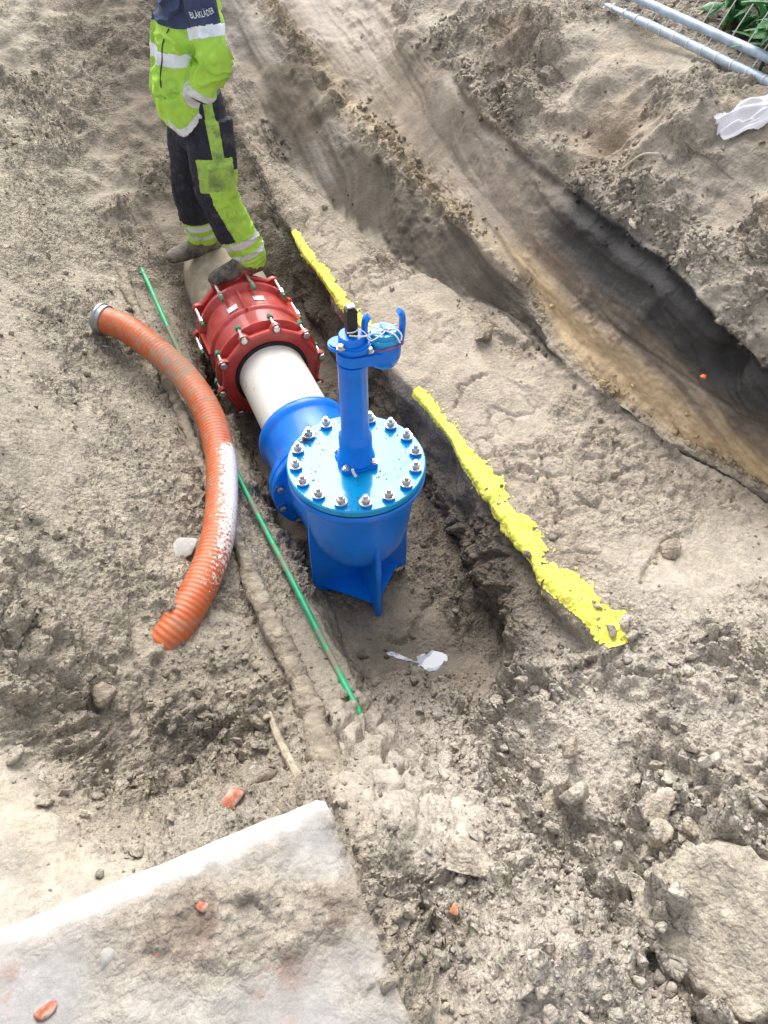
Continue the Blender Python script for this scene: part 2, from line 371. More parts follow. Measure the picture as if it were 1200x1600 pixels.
# ------------------------------------------------------------------ terrain
BL = [
 [(-8,-2,1.35),(-8,14,2.2)],
 [(-2.4,-2,1.15),(-2.3,1,1.05),(-2.2,3,1.2),(-2.2,5,1.2),(-2.2,7,1.35),(-2.2,14,1.9)],
 [(-1.62,-2,1.1),(-1.66,.5,.74),(-1.55,1.3,.46),(-1.45,2,.56),(-1.4,3,.66),(-1.35,4.5,.72),(-1.3,5.6,.85),(-1.3,7.2,1.15),(-1.3,14,1.8)],
 [(-1.15,-2,1.05),(-1.15,.4,.52),(-1.12,.86,.46),(-1.12,1.0,.30),(-1.1,1.4,.08),(-1.05,2,.16),(-1.0,3,.27),(-.95,4.5,.34),(-.9,5.6,.55),(-.9,7.2,1.1),(-.9,14,1.8)],
 [(-.62,-2,1.0),(-.61,.3,.57),(-.61,.74,.56),(-.62,.90,.48),(-.60,1.02,.33),(-.57,1.25,.10),(-.53,1.7,-.02),(-.5,2.3,-.06),(-.52,3,-.03),(-.58,4.3,.06),(-.6,4.9,.24),(-.6,5.3,.40),(-.6,6,.68),(-.6,7.2,1.05),(-.6,14,1.75)],
 [(-.42,-2,1.0),(-.46,.3,.46),(-.45,.52,.33),(-.42,.74,.42),(-.38,.92,.34),(-.34,1.2,.06),(-.31,1.5,-.05),(-.33,2.3,-.13),(-.35,3,-.1),(-.4,4.3,.0),(-.4,4.9,.22),(-.4,5.3,.38),(-.4,6,.66),(-.4,7.2,1.0),(-.4,14,1.75)],
 [(-.12,-2,.9),(-.17,.35,.40),(-.16,.52,.34),(-.15,.68,.27),(-.14,.85,.18),(-.145,1.04,.06),(-.19,1.30,-.08),(-.21,1.45,-.18),(-.19,1.62,-.31),(-.23,2.2,-.31),(-.25,2.7,-.36),(-.25,3.4,-.34),(-.28,4.2,-.18),(-.28,4.75,.22),(-.28,5.2,.38),(-.28,6,.66),(-.28,7.2,1.0),(-.28,14,1.75)],
 [(.12,-2,.8),(.05,.3,.20),(.03,.6,.06),(.04,.9,-.08),(.10,1.2,-.20),(.50,1.6,-.31),(.555,2.2,-.32),(.55,2.8,-.38),(.54,3.5,-.38),(.515,4.2,-.28),(.45,4.7,.1),(.42,5.2,.36),(.35,6,.66),(.3,7.2,1.0),(.3,14,1.75)],
 [(.7,-2,.9),(.62,.3,.3),(.66,.9,.18),(.66,1.15,.15),(.6,1.55,.15),(.6,2.2,.14),(.6,2.8,.13),(.55,3.7,.13),(.535,4.5,.16),(.5,5.2,.40),(.45,6,.68),(.42,7.2,1.05),(.42,14,1.75)],
 [(1.1,-2,1.0),(1.05,.3,.42),(1.03,.9,.25),(1.0,1.5,.2),(.98,2.2,.2),(.92,3,.2),(.85,4,.2),(.72,4.8,.26),(.58,5.6,.52),(.52,6.2,.74),(.5,7.2,1.05),(.5,14,1.75)],
 [(1.7,-2,1.05),(1.7,.3,.5),(1.70,1.46,.18),(1.497,1.925,.2),(1.36,2.469,.22),(1.32,3.16,.22),(1.16,3.44,.22),(.95,4.03,.24),(.75,5.0,.33),(.65,6,.76),(.6,7.2,1.1),(.6,14,1.75)],
 [(1.75,-2,1.06),(1.74,.3,.52),(1.73,1.46,.185),(1.51,1.96,.205),(1.385,2.5,.235),(1.33,3.13,.33),(1.27,3.6,.45),(1.16,4.25,.5),(1.07,4.95,.55),(.9,6.4,.97),(.85,7.2,1.15),(.8,14,1.75)],
 [(1.8,-2,1.07),(1.78,.3,.55),(1.76,1.46,.21),(1.545,1.99,.235),(1.43,2.55,.28),(1.40,3.2,.42),(1.36,3.65,.53),(1.30,4.2,.58),(1.27,5.1,.68),(1.1,6.6,1.02),(1.1,7.2,1.2),(1.1,14,1.8)],
 [(2.0,-2,1.1),(1.95,.3,.75),(1.70,1.55,.46),(1.60,2.12,.50),(1.51,2.62,.53),(1.455,3.29,.58),(1.435,4.04,.66),(1.45,5.0,.80),(1.4,6.8,1.07),(1.4,7.2,1.2),(1.4,14,1.8)],
 [(2.2,-2,1.12),(2.1,.3,.95),(1.72,1.60,.72),(1.63,2.30,.86),(1.61,2.83,.88),(1.60,3.43,.90),(1.585,4.04,.93),(1.62,5.0,1.0),(1.7,6.8,1.15),(1.7,7.2,1.25),(1.7,14,1.8)],
 [(2.4,-2,1.25),(2.2,.6,1.2),(1.98,1.7,1.12),(1.90,2.5,1.19),(1.88,3.5,1.22),(1.90,4.5,1.25),(2.0,5.5,1.28),(2.1,7.2,1.38),(2.2,14,1.8)],
 [(2.6,-2,1.38),(2.4,1,1.36),(2.27,3,1.365),(2.27,5,1.37),(2.4,6.5,1.40),(2.8,14,1.8)],
 [(9,-2,1.42),(9,14,1.55)],
]
SEGN = [20, 44, 62, 72, 36, 40, 66, 64, 56, 62, 34, 20, 40, 40, 62, 78, 64]
def pchip(xs, ys, x):
    xs = np.array(xs, float); ys = np.array(ys, float); h = np.diff(xs); d = np.diff(ys)/h
    m = np.zeros_like(ys); m[0] = d[0]; m[-1] = d[-1]
    for i in range(1, len(xs)-1):
        if d[i-1]*d[i] > 0:
            w1, w2 = 2*h[i]+h[i-1], h[i]+2*h[i-1]; m[i] = (w1+w2)/(w1/d[i-1]+w2/d[i])
    i = np.clip(np.searchsorted(xs, x)-1, 0, len(h)-1); t = (x-xs[i])/h[i]
    return ((1+2*t)*(1-t)**2*ys[i]+t*(1-t)**2*h[i]*m[i]+t*t*(3-2*t)*ys[i+1]+t*t*(t-1)*h[i]*m[i+1])
def vsamples():
    out = [-1.9]
    for end, dv in ((-.25, .08), (0, .010), (1.7, .0075), (3.0, .0095), (4.8, .012), (7.0, .017), (13.9, .1)):
        n = max(1, int(round((end-out[-1])/dv))); out += list(np.linspace(out[-1], end, n+1)[1:])
    return np.array(out)
vv = vsamples(); NV = len(vv)
BU = np.array([pchip([q[1] for q in b], [q[0] for q in b], vv) for b in BL])
BZ = np.array([pchip([q[1] for q in b], [q[2] for q in b], vv) for b in BL])
for k in range(4, 16):
    a_ = {4: .02, 5: .025, 6: .02, 7: .02, 8: .012, 9: .03, 11: .03, 12: .02, 13: .012, 14: .03, 15: .05}.get(k, .02); z_ = vv*0
    BU[k] += a_*(vn(vv*1.9, z_, z_, 900+k)+.7*vn(vv*5.3, z_, z_, 930+k)+.4*vn(vv*13, z_, z_, 960+k)*(k in (11, 14)))
    if k > 9: BZ[k] += .4*a_*(vn(vv*2.3, z_, z_, 1000+k)+.7*vn(vv*6.1, z_, z_, 1030+k))
BU[8:16] = np.maximum.accumulate(BU[8:16]+np.arange(8)[:, None]*1e-3, axis=0)
cols_u, cols_z, qv = [], [], []
for k, n in enumerate(SEGN):
    t = np.arange(n)/n
    if k == 0: t = 1-(1-t)**2.2
    if k == len(SEGN)-1: t = t**2.4
    for f in t:
        cols_u.append(BU[k]*(1-f)+BU[k+1]*f); cols_z.append(BZ[k]*(1-f)+BZ[k+1]*f); qv.append(k+f)
cols_u.append(BU[-1]); cols_z.append(BZ[-1]); qv.append(len(SEGN))
GU = np.array(cols_u).T; GZ = np.array(cols_z).T; GV = np.repeat(vv[:, None], GU.shape[1], 1); Q = np.repeat(np.array(qv)[None], NV, 0)
NS = GU.shape[1]
for _ in range(1):
    for G in (GU, GZ): G[:, 1:-1] = .25*G[:, :-2]+.5*G[:, 1:-1]+.25*G[:, 2:]
for _ in range(6):
    for G in (GU, GZ): G[1:-1] = .25*G[:-2]+.5*G[1:-1]+.25*G[2:]
i0 = sum(SEGN[:6])+SEGN[6]//2
ds = np.sqrt(np.diff(GU, axis=1)**2+np.diff(GZ, axis=1)**2)
S = np.concatenate([np.zeros((NV, 1)), np.cumsum(ds, 1)], 1); S -= S[:, i0:i0+1]
ie = sum(SEGN[:8]); SE = S-S[:, ie:ie+1]                          # distance past the trench edge (yellow line)

def grid_normals(U, V_, Z):
    P = np.stack([U, V_, Z], -1)
    a = np.gradient(P, axis=1); b = np.gradient(P, axis=0)
    n = np.cross(a, b); return n/np.maximum(np.linalg.norm(n, axis=-1, keepdims=True), 1e-9)
NRM = grid_normals(GU, GV, GZ)

# macro lumps: (x, y, radius x, radius y, height)
for cx, cy, rx, ry, hh in ((.86,2.75,.16,.22,.05),(1.05,3.1,.14,.2,.06),(.9,1.15,.2,.25,.06),(.75,.75,.2,.22,.07),(.35,.95,.16,.18,.05),
                           (.55,.35,.25,.2,.09),(-.22,.22,.17,.15,.16),(-1.25,1.5,.22,.2,-.06),(-.88,1.45,.2,.25,-.05),(-.95,1.1,.12,.1,.03),
                           (-1.35,1.15,.15,.2,.10),(.12,1.6,.17,.13,-.035),(-1.5,2.6,.25,.35,.07),(1.86,3.24,.11,.16,-.13),(1.78,4.1,.12,.2,-.09),(2.05,2.9,.10,.14,.05),(1.83,2.5,.10,.13,-.07),(2.2,2.6,.2,.2,.06),
                           (1.9,4.3,.2,.3,.06),(2.25,3.7,.2,.25,-.05),(1.55,4.5,.12,.3,.05),(2.0,2.0,.2,.2,-.05),(.72,2.35,.1,.2,.025)):
    GZ += hh*np.exp(-((GU-cx)/rx)**2-((GV-cy)/ry)**2)
# back slope steps
for vy, hh in ((5.45,.02),(6.6,.03)):
    w = sstep(1.0,.5,GU)*sstep(-2.6,-1.7,GU)
    wob = .22*vn(GU*1.7, GV*0, 0, int(vy*10))+.10*vn(GU*6, GV*3, 0, int(vy*10)+3); w = w*np.clip(.5+1.2*vn(GU*1.9,GV*0,7,int(vy*7)),0,1)
    GZ += w*hh*(sstep(-.03,.03,GV-vy-wob)-.5)*np.exp(-((GV-vy)/.45)**2)

segr = [1,1,1,1,.9,.85,.6,.95,.45,.6,.25,1.0,.22,.28,.85,.72,.7,.7]
RG = np.interp(Q, np.arange(len(segr))+.5, segr)
front = sstep(1.5,.9,GV)
RG = RG*(1+.35*front*sstep(-.7,-.3,GU))
smear = sstep(-.24,.16,fbm(GU,GV,GZ,2.3,4,5,.6)); RG *= .40+.9*smear; RG *= 1-.65*np.exp(-((Q-11.6)/.7)**2)*sstep(3.2,2.8,GV)
RG = np.maximum(RG,.0)
heapm = np.exp(-((GU+1.0)/.42)**2-((GV-1.42)/.38)**2)+.8*sstep(.0,.2,GU)*sstep(1.1,.9,GU)*sstep(1.35,1.1,GV)
RG = RG*(1+.75*np.clip(heapm,0,1))+.35*np.clip(heapm,0,1)*(1-smear)
pud = np.exp(-((GU-.12)/.17)**2-((GV-1.6)/.14)**2); RG = RG*(1-.4*pud)
RG = RG*(1-.55*np.exp(-(SE/.10)**2)*sstep(1.0,1.2,GV)*sstep(4.9,4.6,GV))
ridge = np.exp(-((GU+.30)/.20)**2-((GV-1.10)/.27)**2); RG = RG*(1-.7*ridge)
pale = sstep(.0,-.12,GU+1.18+.42*(GV-.95)+.05*vn(GU*5,GV*5,0,58))*sstep(1.9,1.6,GV); RG = RG*(1-.6*pale)
smoothleft = sstep(1.9,2.3,GV)*sstep(-.55,-.75,GU)
D = .045*fbm(GU,GV,GZ,1.7,2,1)*np.clip(RG+.1,.12,1)
D += RG*.022*fbm(GU,GV,GZ,5.5,3,20)
rid = 1-np.abs(fbm(GU,GV,GZ,9,2,33)); D += RG*.016*(rid-.75)
wx = S+.02*vn(S*18,GV*18,0,50)+.008*vn(S*50,GV*50,0,52); wy = GV+.02*vn(S*18,GV*18,9,51)+.008*vn(S*50,GV*50,5,53)
patch = np.clip(.55+.9*fbm(GU,GV,GZ,2.6,2,61),0,1.25)
for sc, amp, pres, seed in ((.21,.050,.45,1),(.105,.040,.55,2),(.055,.026,.65,3),(.030,.019,.75,4),(.0165,.0105,.85,5)):
    idr, tl_, e, f1 = facets(wx,wy,1/sc,seed)
    on = np.where(idr < pres,.4+.6*idr/pres,0)
    hgt = on*e*np.clip(.70+1.2*tl_-.35*f1*f1,0,1.6)
    k = RG**1.2*(patch if sc > .05 else .45+.65*patch)
    if sc > .08: k = k*(1-.85*smoothleft)
    elif sc > .05: k = k*(1-.45*smoothleft)
    if sc < .08: k = k*(1-.15*smoothleft)
    k = k*(1+.6*np.clip(heapm,0,1)) if sc > .05 else k*(1-.25*np.clip(heapm,0,1))
    D += amp*k*hgt
bank = sstep(14.0,14.5,Q)*sstep(15.85,15.4,Q)
rb_ = 1-np.abs(fbm(GU,GV,GZ,2.6,3,401)); D += bank*(.15*(rb_-.82)+.05*fbm(GU,GV,GZ,5,3,402))
top = np.exp(-((Q-14.1)/.16)**2); D += top*(-.01+.06*fbm(GU,GV,GZ,7,3,403))-.03*np.exp(-((Q-13.85)/.10)**2)*sstep(5,4,GV)
D -= .014*np.exp(-((Q-13.0-.2*vn(GV*1.3,0*GV,0,405))/.03)**2)*(GV > 1.2)*sstep(4.2,3.4,GV)*np.clip(vn(GV*3,0*GV,0,406)+.3,0,1)
bk = sstep(4.9,5.4,GV)*sstep(.8,.4,GU); D += bk*(.07*(1-np.abs(fbm(GU*1.3,GV*2.0,GZ,1.5,4,407,.6))-.8)+.05*fbm(GU,GV,GZ,5,3,408))
led = np.exp(-((Q-11.5)/.4)**2)*sstep(2.9,3.4,GV); D += led*(.02+.09*fbm(GU,GV,GZ,6,4,404,.6))
# sliced clay faces: long scrapes
cl = np.interp(Q,[9.6,10.1,10.9,11.2,11.8,12.05,13.9,14.15],[0,1,1,0,0,1,1,0])
cl = np.clip(cl+.9*np.exp(-((GU-.95)/.18)**2-((GV-5.6)/.5)**2),0,1)
D += cl*(.014*vn(GV*.7,S*11,0,70)+.003*vn(GV*1.2,S*45,0,71)+.005*fbm(GU,GV,GZ,4,2,76)+.02*np.clip(fbm(GU,GV,GZ,4,3,77)-.38,0,1)*4*np.clip(vn(GU*45,GV*45,GZ*45,78),0,1))
# trench wall: a slab of clay peeling off with a gap behind it
tw = (S-S[:, sum(SEGN[:7])][:, None])/np.maximum(1e-3,(S[:, ie]-S[:, sum(SEGN[:7])])[:, None])
pv = sstep(1.05,1.2,GV)*sstep(2.15,1.95,GV)
D += pv*(.05*np.exp(-((tw-.42)/.22)**2)-.085*np.exp(-((tw-.80-.06*vn(GV*5,0*GV,0,81))/.075)**2))
wz = np.clip(1-np.abs(tw-.5)/.5,0,1)*(Q < 8.2)*(Q > 6.8)*sstep(.9,1.2,GV)*sstep(5,4.6,GV); D += wz**.7*(.075*fbm(GU,GV,GZ,4.2,3,85)+.02*fbm(GU,GV,GZ,14,2,86))
D += .05*np.clip(np.interp(Q,[5.2,6,7,7.6],[0,1,1,0]),0,1)*fbm(GU,GV,GZ,4.5,3,87)*(GV > 1.2)
D -= sstep(2.2,2.5,GV)*sstep(4.9,4.5,GV)*.06*np.exp(-((tw-.6)/.25)**2)
# dark hole in the clay bank
D -= .13*np.exp(-((GU-1.62)/.10)**2-((GV-1.93)/.09)**2-((GZ-.66)/.08)**2)
D -= .07*np.exp(-((GU-1.25)/.3)**2-((GV-5.25)/.07)**2-((GZ-.55)/.10)**2)
# cracks
def seg_dist(U,V_,pts):
    d = np.full(U.shape,9.)
    for (ax,ay),(bx,by) in zip(pts[:-1],pts[1:]):
        ex,ey = bx-ax,by-ay; t = np.clip(((U-ax)*ex+(V_-ay)*ey)/(ex*ex+ey*ey),0,1)
        d = np.minimum(d,np.hypot(U-ax-t*ex,V_-ay-t*ey))
    return d
CRACKS = [([(-.3,1.38),(-.28,1.23),(-.26,1.13),(-.21,1.04),(-.13,.99)],0.011475,0.0825),([(-.13,1.12),(-.13,.96),(-.12,.83),(-.1,.74)],0.0108,0.066),
          ([(-.42,1.26),(-.44,1.18),(-.4,1.12),(-.32,1.07)],0.0108,0.066),([(-.46,1.38),(-.44,1.29)],0.0108,0.055),([(-.26,1.13),(-.32,1.07),(-.36,.98)],0.00945,0.0495),([(-.22,1.2),(-.2,1.12),(-.15,1.06)],0.00945,0.0495),
          ([(-.34,1.25),(-.28,1.23)],0.0081,0.0385),([(-.585,.82),(-.57,.68),(-.575,.55)],0.00945,0.055),([(-.35,1.0),(-.28,.95),(-.21,.96)],0.0081,0.033),
          ([(.05,1.72),(.2,1.85),(.33,1.93)],0.0081,0.0275),([(.0,1.78),(.05,1.72)],0.0081,0.0275),([(.62,1.0),(.72,.88),(.8,.7)],0.0108,0.033),([(.3,.55),(.42,.62),(.5,.75)],0.0108,0.033),
          ([(.75,1.7),(.85,1.85),(.88,2.05),(.97,2.2)],0.0081,0.022),([(.7,2.6),(.8,2.7),(.95,2.72)],0.0081,0.022),([(.9,1.3),(1.05,1.42),(1.2,1.45)],0.0081,0.022)]
ck = np.zeros_like(D)
for pts,wd,dp in CRACKS:
    du = GU+.016*vn(GU*24,GV*24,0,91)+.007*vn(GU*60,GV*60,0,93); dv_ = GV+.016*vn(GU*24,GV*24,5,92)+.007*vn(GU*60,GV*60,5,94)
    ck = np.maximum(ck,dp*np.exp(-(seg_dist(du,dv_,pts)/wd)**2))
D -= 1.15*ck
pr_,pt_,pe_,pf_ = facets(wx+.02*vn(S*9,GV*9,0,611),wy,1/.135,612); D += ridge*(.035*(pr_-.5)+.02*pt_)-np.clip(ridge*1.3,0,1)*.055*(1-pe_)**1.6
pr_,pt_,pe_,pf_ = facets(wx,wy,1/.11,613); bm_ = sstep(8.0,8.3,Q)*sstep(10.2,9.8,Q)*sstep(1.2,1.5,GV)*sstep(.0,.25,fbm(GU,GV,GZ,2.6,3,614)); D += bm_*(.018*(pr_-.5)-.022*(1-pe_)**2)
# keep loose ground out from under the slab and off the base of the fitting
under = sstep(-1.72,-1.66,GU)*sstep(-.63,-.68,GU)*sstep(.82,.76,GV)*sstep(-.6,-.3,GV)
D = D*(1-.9*under); GZ -= .16*under*sstep(.4,.7,GV)+.10*under
GP = np.stack([GU,GV,GZ],-1)+NRM*D[...,None]

# soil colours (layer by layer, with some light and shade blended in)
def C3(*a): return np.array(a,float)
qn = Q+(.30*fbm(GU,GV,GZ,2.4,3,111)+.22*vn(GV*.9,S*14,0,112)+.10*vn(GV*2,S*40,0,113))*np.interp(Q,[8,9.5,11,16,17],[.4,.8,.75,.12,.1])
keyq = [0,2,3.2,4.5,5.5,6.2,7.0,7.6,8.15,9.2,9.92,10.1,10.9,11.15,11.75,12.05,12.40,12.80,13.1,13.4,13.97,14.15,15,16.04,16.10,17]
keyc = [(.36,.315,.245),(.36,.315,.245),(.35,.305,.235),(.33,.285,.22),(.25,.21,.16),(.20,.168,.128),(.19,.158,.12),(.16,.132,.10),(.36,.305,.235),(.40,.345,.27),(.36,.305,.235),  # trench wall entry is dark for shadow as well as moist clay
        (.11,.092,.072),(.13,.108,.083),(.38,.325,.25),(.42,.34,.23),(.52,.385,.225),(.47,.345,.20),(.24,.185,.13),(.13,.105,.08),(.046,.042,.039),(.034,.032,.031),(.40,.35,.28),(.34,.295,.235),(.36,.315,.25),(.05,.04,.03),(.05,.04,.03)]
CC = np.stack([np.interp(qn,keyq,[c[i] for c in keyc]) for i in range(3)],-1)
def blend(c,w):
    global CC
    CC = CC*(1-w[...,None])+np.array(c)*w[...,None]
stk = np.clip(vn(GV*.8,S*30,0,181)*.6+vn(GV*1.6,S*80,0,182)*.4,-1,1)*cl; CC *= (1+.22*stk)[...,None]
inb = np.interp(qn,[11.7,12.0,14.0,14.3],[0,1,1,0])
blend((.25,.205,.155),inb*sstep(2.9,3.9,GV+.4*vn(GU*3,GV*3,GZ*3,120))*.9)
blend((.30,.25,.19),inb*sstep(4.6,5.6,GV)*.8)
blend((.15,.118,.085),np.clip(.95*np.exp(-((GU-.95)/.25)**2-((GV-5.7)/.6)**2),0,1))
fg = sstep(1.55,1.0,GV)*sstep(-.7,-.3,GU); blend((.50,.45,.375),fg*.85)  # foreground brightness put into a paler soil colour
blend((.40,.36,.295),pale*.95)
blend((.42,.38,.31),np.exp(-((GV-.92)/.09)**2)*sstep(-.7,-.8,GU)*.8)
blend((.45,.395,.30),np.clip(pale*sstep(-.1,.25,fbm(GU,GV,GZ,3,2,131)),0,1)*.7)
blend((.15,.13,.11),np.exp(-((GU+.95)/.17)**2-((GV-1.42)/.13)**2)*.75)  # darker patch in the left hollow
blend((.345,.305,.245),np.clip(ridge*1.2,0,1)*.85)
blend((.39,.35,.27),smoothleft*.5)
blend((.44,.385,.305),sstep(.75,1.1,GU)*sstep(1.45,1.3,GU)*sstep(2.5,1.4,GV)*.6*(Q < 10.5))
blend((.34,.27,.19),np.clip(sstep(.15,.4,fbm(GU,GV,GZ,2.2,2,141)),0,1)*sstep(14.1,14.5,Q)*sstep(16.2,16,Q)*.4)
blend((.20,.165,.13),np.clip(sstep(.1,.4,fbm(GU,GV,GZ,3.1,3,151)),0,1)*sstep(14.1,14.4,Q)*sstep(16.2,16,Q)*.4)
blend((.035,.03,.027),.9*np.exp(-((GU-1.62)/.12)**2-((GV-1.93)/.10)**2-((GZ-.66)/.09)**2))  # shade inside the bank hole painted into the soil
blend((.12,.10,.078),np.exp(-((GU-.12)/.2)**2-((GV-1.6)/.16)**2)*.6)
blend((.40,.37,.32),np.exp(-((GU-.36)/.10)**2-((GV-3.15)/.35)**2)*.8*(Q < 8))  # lit floor right of the white pipe, its brightness painted in
blend((.27,.20,.13),np.exp(-((GU-1.86)/.16)**2-((GV-3.24)/.22)**2)*.7); blend((.24,.185,.13),np.exp(-((GU-1.85)/.2)**2-((GV-4.3)/.25)**2)*.6)
wet = np.clip(.75*cl*sstep(-.2,.3,fbm(GU,GV,GZ,2,2,161))+.5*np.exp(-((GU-.1)/.3)**2-((GV-1.7)/.4)**2)+.5*np.exp(-((GU-1.1)/.25)**2-((GV-1.2)/.25)**2)*sstep(0,.3,fbm(GU,GV,GZ,4,2,162)),0,1)
CC *= (1+.10*fbm(GU,GV,GZ,1.1,3,171))[...,None]; CC *= np.array((.98,1.0,1.045))*1.07
COLR = np.concatenate([np.clip(CC,0.01,1),wet[...,None]],-1).astype(np.float32)
idx = np.arange(NV*NS).reshape(NV,NS)
QF = np.stack([idx[:-1,:-1],idx[:-1,1:],idx[1:,1:],idx[1:,:-1]],-1).reshape(-1,4)
def put_cols(o,c,r):
    me = o.data
    a = me.attributes.new('Col','FLOAT_COLOR','POINT'); a.data.foreach_set('color',np.ascontiguousarray(c,np.float32).ravel())
    b = me.attributes.new('Rough','FLOAT','POINT'); b.data.foreach_set('value',np.ascontiguousarray(r,np.float32).ravel())
ground = mk('ground',GP.reshape(-1,3),QF,M['soil'],angle=None)
put_cols(ground,COLR.reshape(-1,4),np.clip(np.maximum(RG,.34)*(1-.68*cl),.03,1).ravel()); setp(ground,kind='structure',label='excavated trench of grey brown sandy clay soil')
GN = grid_normals(GP[...,0],GP[...,1],GP[...,2])
def ground_z(x,y):
    """highest ground point near (x, y)"""
    j = int(np.argmin(np.abs(vv-y))); r = slice(max(0,j-2),j+3)
    d = np.hypot(GP[r,:,0]-x,GP[r,:,1]-y); return float(GP[r,:,2][d < .02].max()) if (d < .02).any() else float(GP[r,:,2].ravel()[d.argmin()])

# ------------------------------------------------------------------ loose clods
def ico(sub):
    bm = bmesh.new(); bmesh.ops.create_icosphere(bm,subdivisions=sub,radius=1); bm.verts.index_update()
    V = np.array([v.co[:] for v in bm.verts]); F = np.array([[v.index for v in f.verts] for f in bm.faces]); bm.free(); return V,F
I1,I2,I3 = ico(1),ico(2),ico(3)
def lump(base,seed,rough=.5,cuts=12):
    V,F = base; r = np.random.default_rng(seed); V = V.copy()
    n = fbm(V[:,0]+seed*3.1,V[:,1],V[:,2],1.3,3,seed); V *= (1+rough*n)[:,None]
    for _ in range(cuts):
        d = r.normal(size=3); d /= np.linalg.norm(d); k = r.uniform(.25,.75); s = V@d; ex = np.clip(s-k,0,None); V -= ex[:,None]*d*.95
    V *= np.array([1,r.uniform(.7,1),r.uniform(.55,.85)]); return V,F
def scatter(name,n,base,rmin,rmax,weight,label,seed,nshape=8):
    r = np.random.default_rng(seed); w = weight.ravel(); cs = np.cumsum(w); pick = np.searchsorted(cs,r.random(n)*cs[-1])
    shapes = [lump(base,seed*20+k) for k in range(nshape)]; nvs = len(base[0])
    P = GP.reshape(-1,3)[pick]; N = GN.reshape(-1,3)[pick]; C = COLR.reshape(-1,4)[pick]
    rad = rmin*(rmax/rmin)**(r.random(n)**2.2)
    Vs = np.empty((n,nvs,3)); 
    for k in range(n):
        a,b,c = r.uniform(0,2*pi,3); ca,sa,cb,sb = cos(a),sin(a),cos(b*.25),sin(b*.25)
        R = np.array([[ca,-sa,0],[sa,ca,0],[0,0,1]])@np.array([[1,0,0],[0,cb,-sb],[0,sb,cb]])
        Vs[k] = shapes[k % nshape][0]@R.T*rad[k]+P[k]+N[k]*rad[k]*.25
    F = (base[1][None]+(np.arange(n)*nvs)[:,None,None]).reshape(-1,3)
    o = mk(name,Vs.reshape(-1,3),F,M['soil'],smooth=False)
    cc = np.repeat(C[:,None],nvs,1); cc[...,:3] *= (1+.28*(r.random((n,1,1))-.4)); cc[...,3] = 0
    put_cols(o,cc.reshape(-1,4),np.full(n*nvs,.8)); setp(o,label=label,cat='soil',kind='stuff'); return o
area = np.zeros((NV,NS)); e1 = np.linalg.norm(np.gradient(GP,axis=1),axis=-1); e0 = np.linalg.norm(np.gradient(GP,axis=0),axis=-1); area = e1*e0
view = (GU > -1.75)*(GU < 2.3)*(GV > -.15)*(GV < 6.6)*(1-np.clip(under,0,1))
flat = np.clip(GN[...,2]*1.6-.5,0,1)
base_w = area*view*flat*(1-pud)*(1-.8*pale)*(1-.9*ridge)*(1-.25*smoothleft)*np.clip(patch,.2,1.2)*np.clip(RG,.05,1.3)*(1-.85*cl)
near = sstep(2.2,1.0,GV)
heap = near*(1+1.5*patch)+.35+.5*(Q < 5.2)+.6*np.exp(-((GU-1.25)/.2)**2-((GV-3.0)/.5)**2)
benchclear = 1-.7*sstep(8.0,8.4,Q)*sstep(10,9.6,Q)*sstep(1.0,1.5,GV)
scatter('loose_soil_crumbs',17000,I1,.004,.017,base_w*heap*benchclear,'fine loose crumbs of soil lying over the trench sides',3)
scatter('loose_soil_lumps',1500,I2,.012,.040,base_w*heap*benchclear*np.clip(patch-.1,0,2),'scattered fist sized lumps of loose grey soil',4)
scatter('broken_clods',190,I3,.026,.062,base_w*np.clip(heapm,0,1)*np.clip(patch,0,2)*(GV < 1.75)*(GV > .05),'broken fist to head sized clods heaped on the near slopes',6)
spill = .5*np.exp(-((Q-11.75)/.35)**2)*sstep(1.3,1.6,GV)*sstep(6,5,GV)+.7*np.exp(-((Q-14.3)/.25)**2)*sstep(1.3,1.6,GV)*sstep(6,5,GV)+.5*np.exp(-((Q-9.8)/.3)**2)*sstep(3,3.4,GV)*sstep(6,5,GV)
scatter('bank_crumbs',1500,I2,.008,.034,area*view*spill*np.clip(.3+fbm(GU,GV,GZ,3,3,555)*2,0,1.5),'broken crumbs fallen along the foot and lip of the right bank',8)

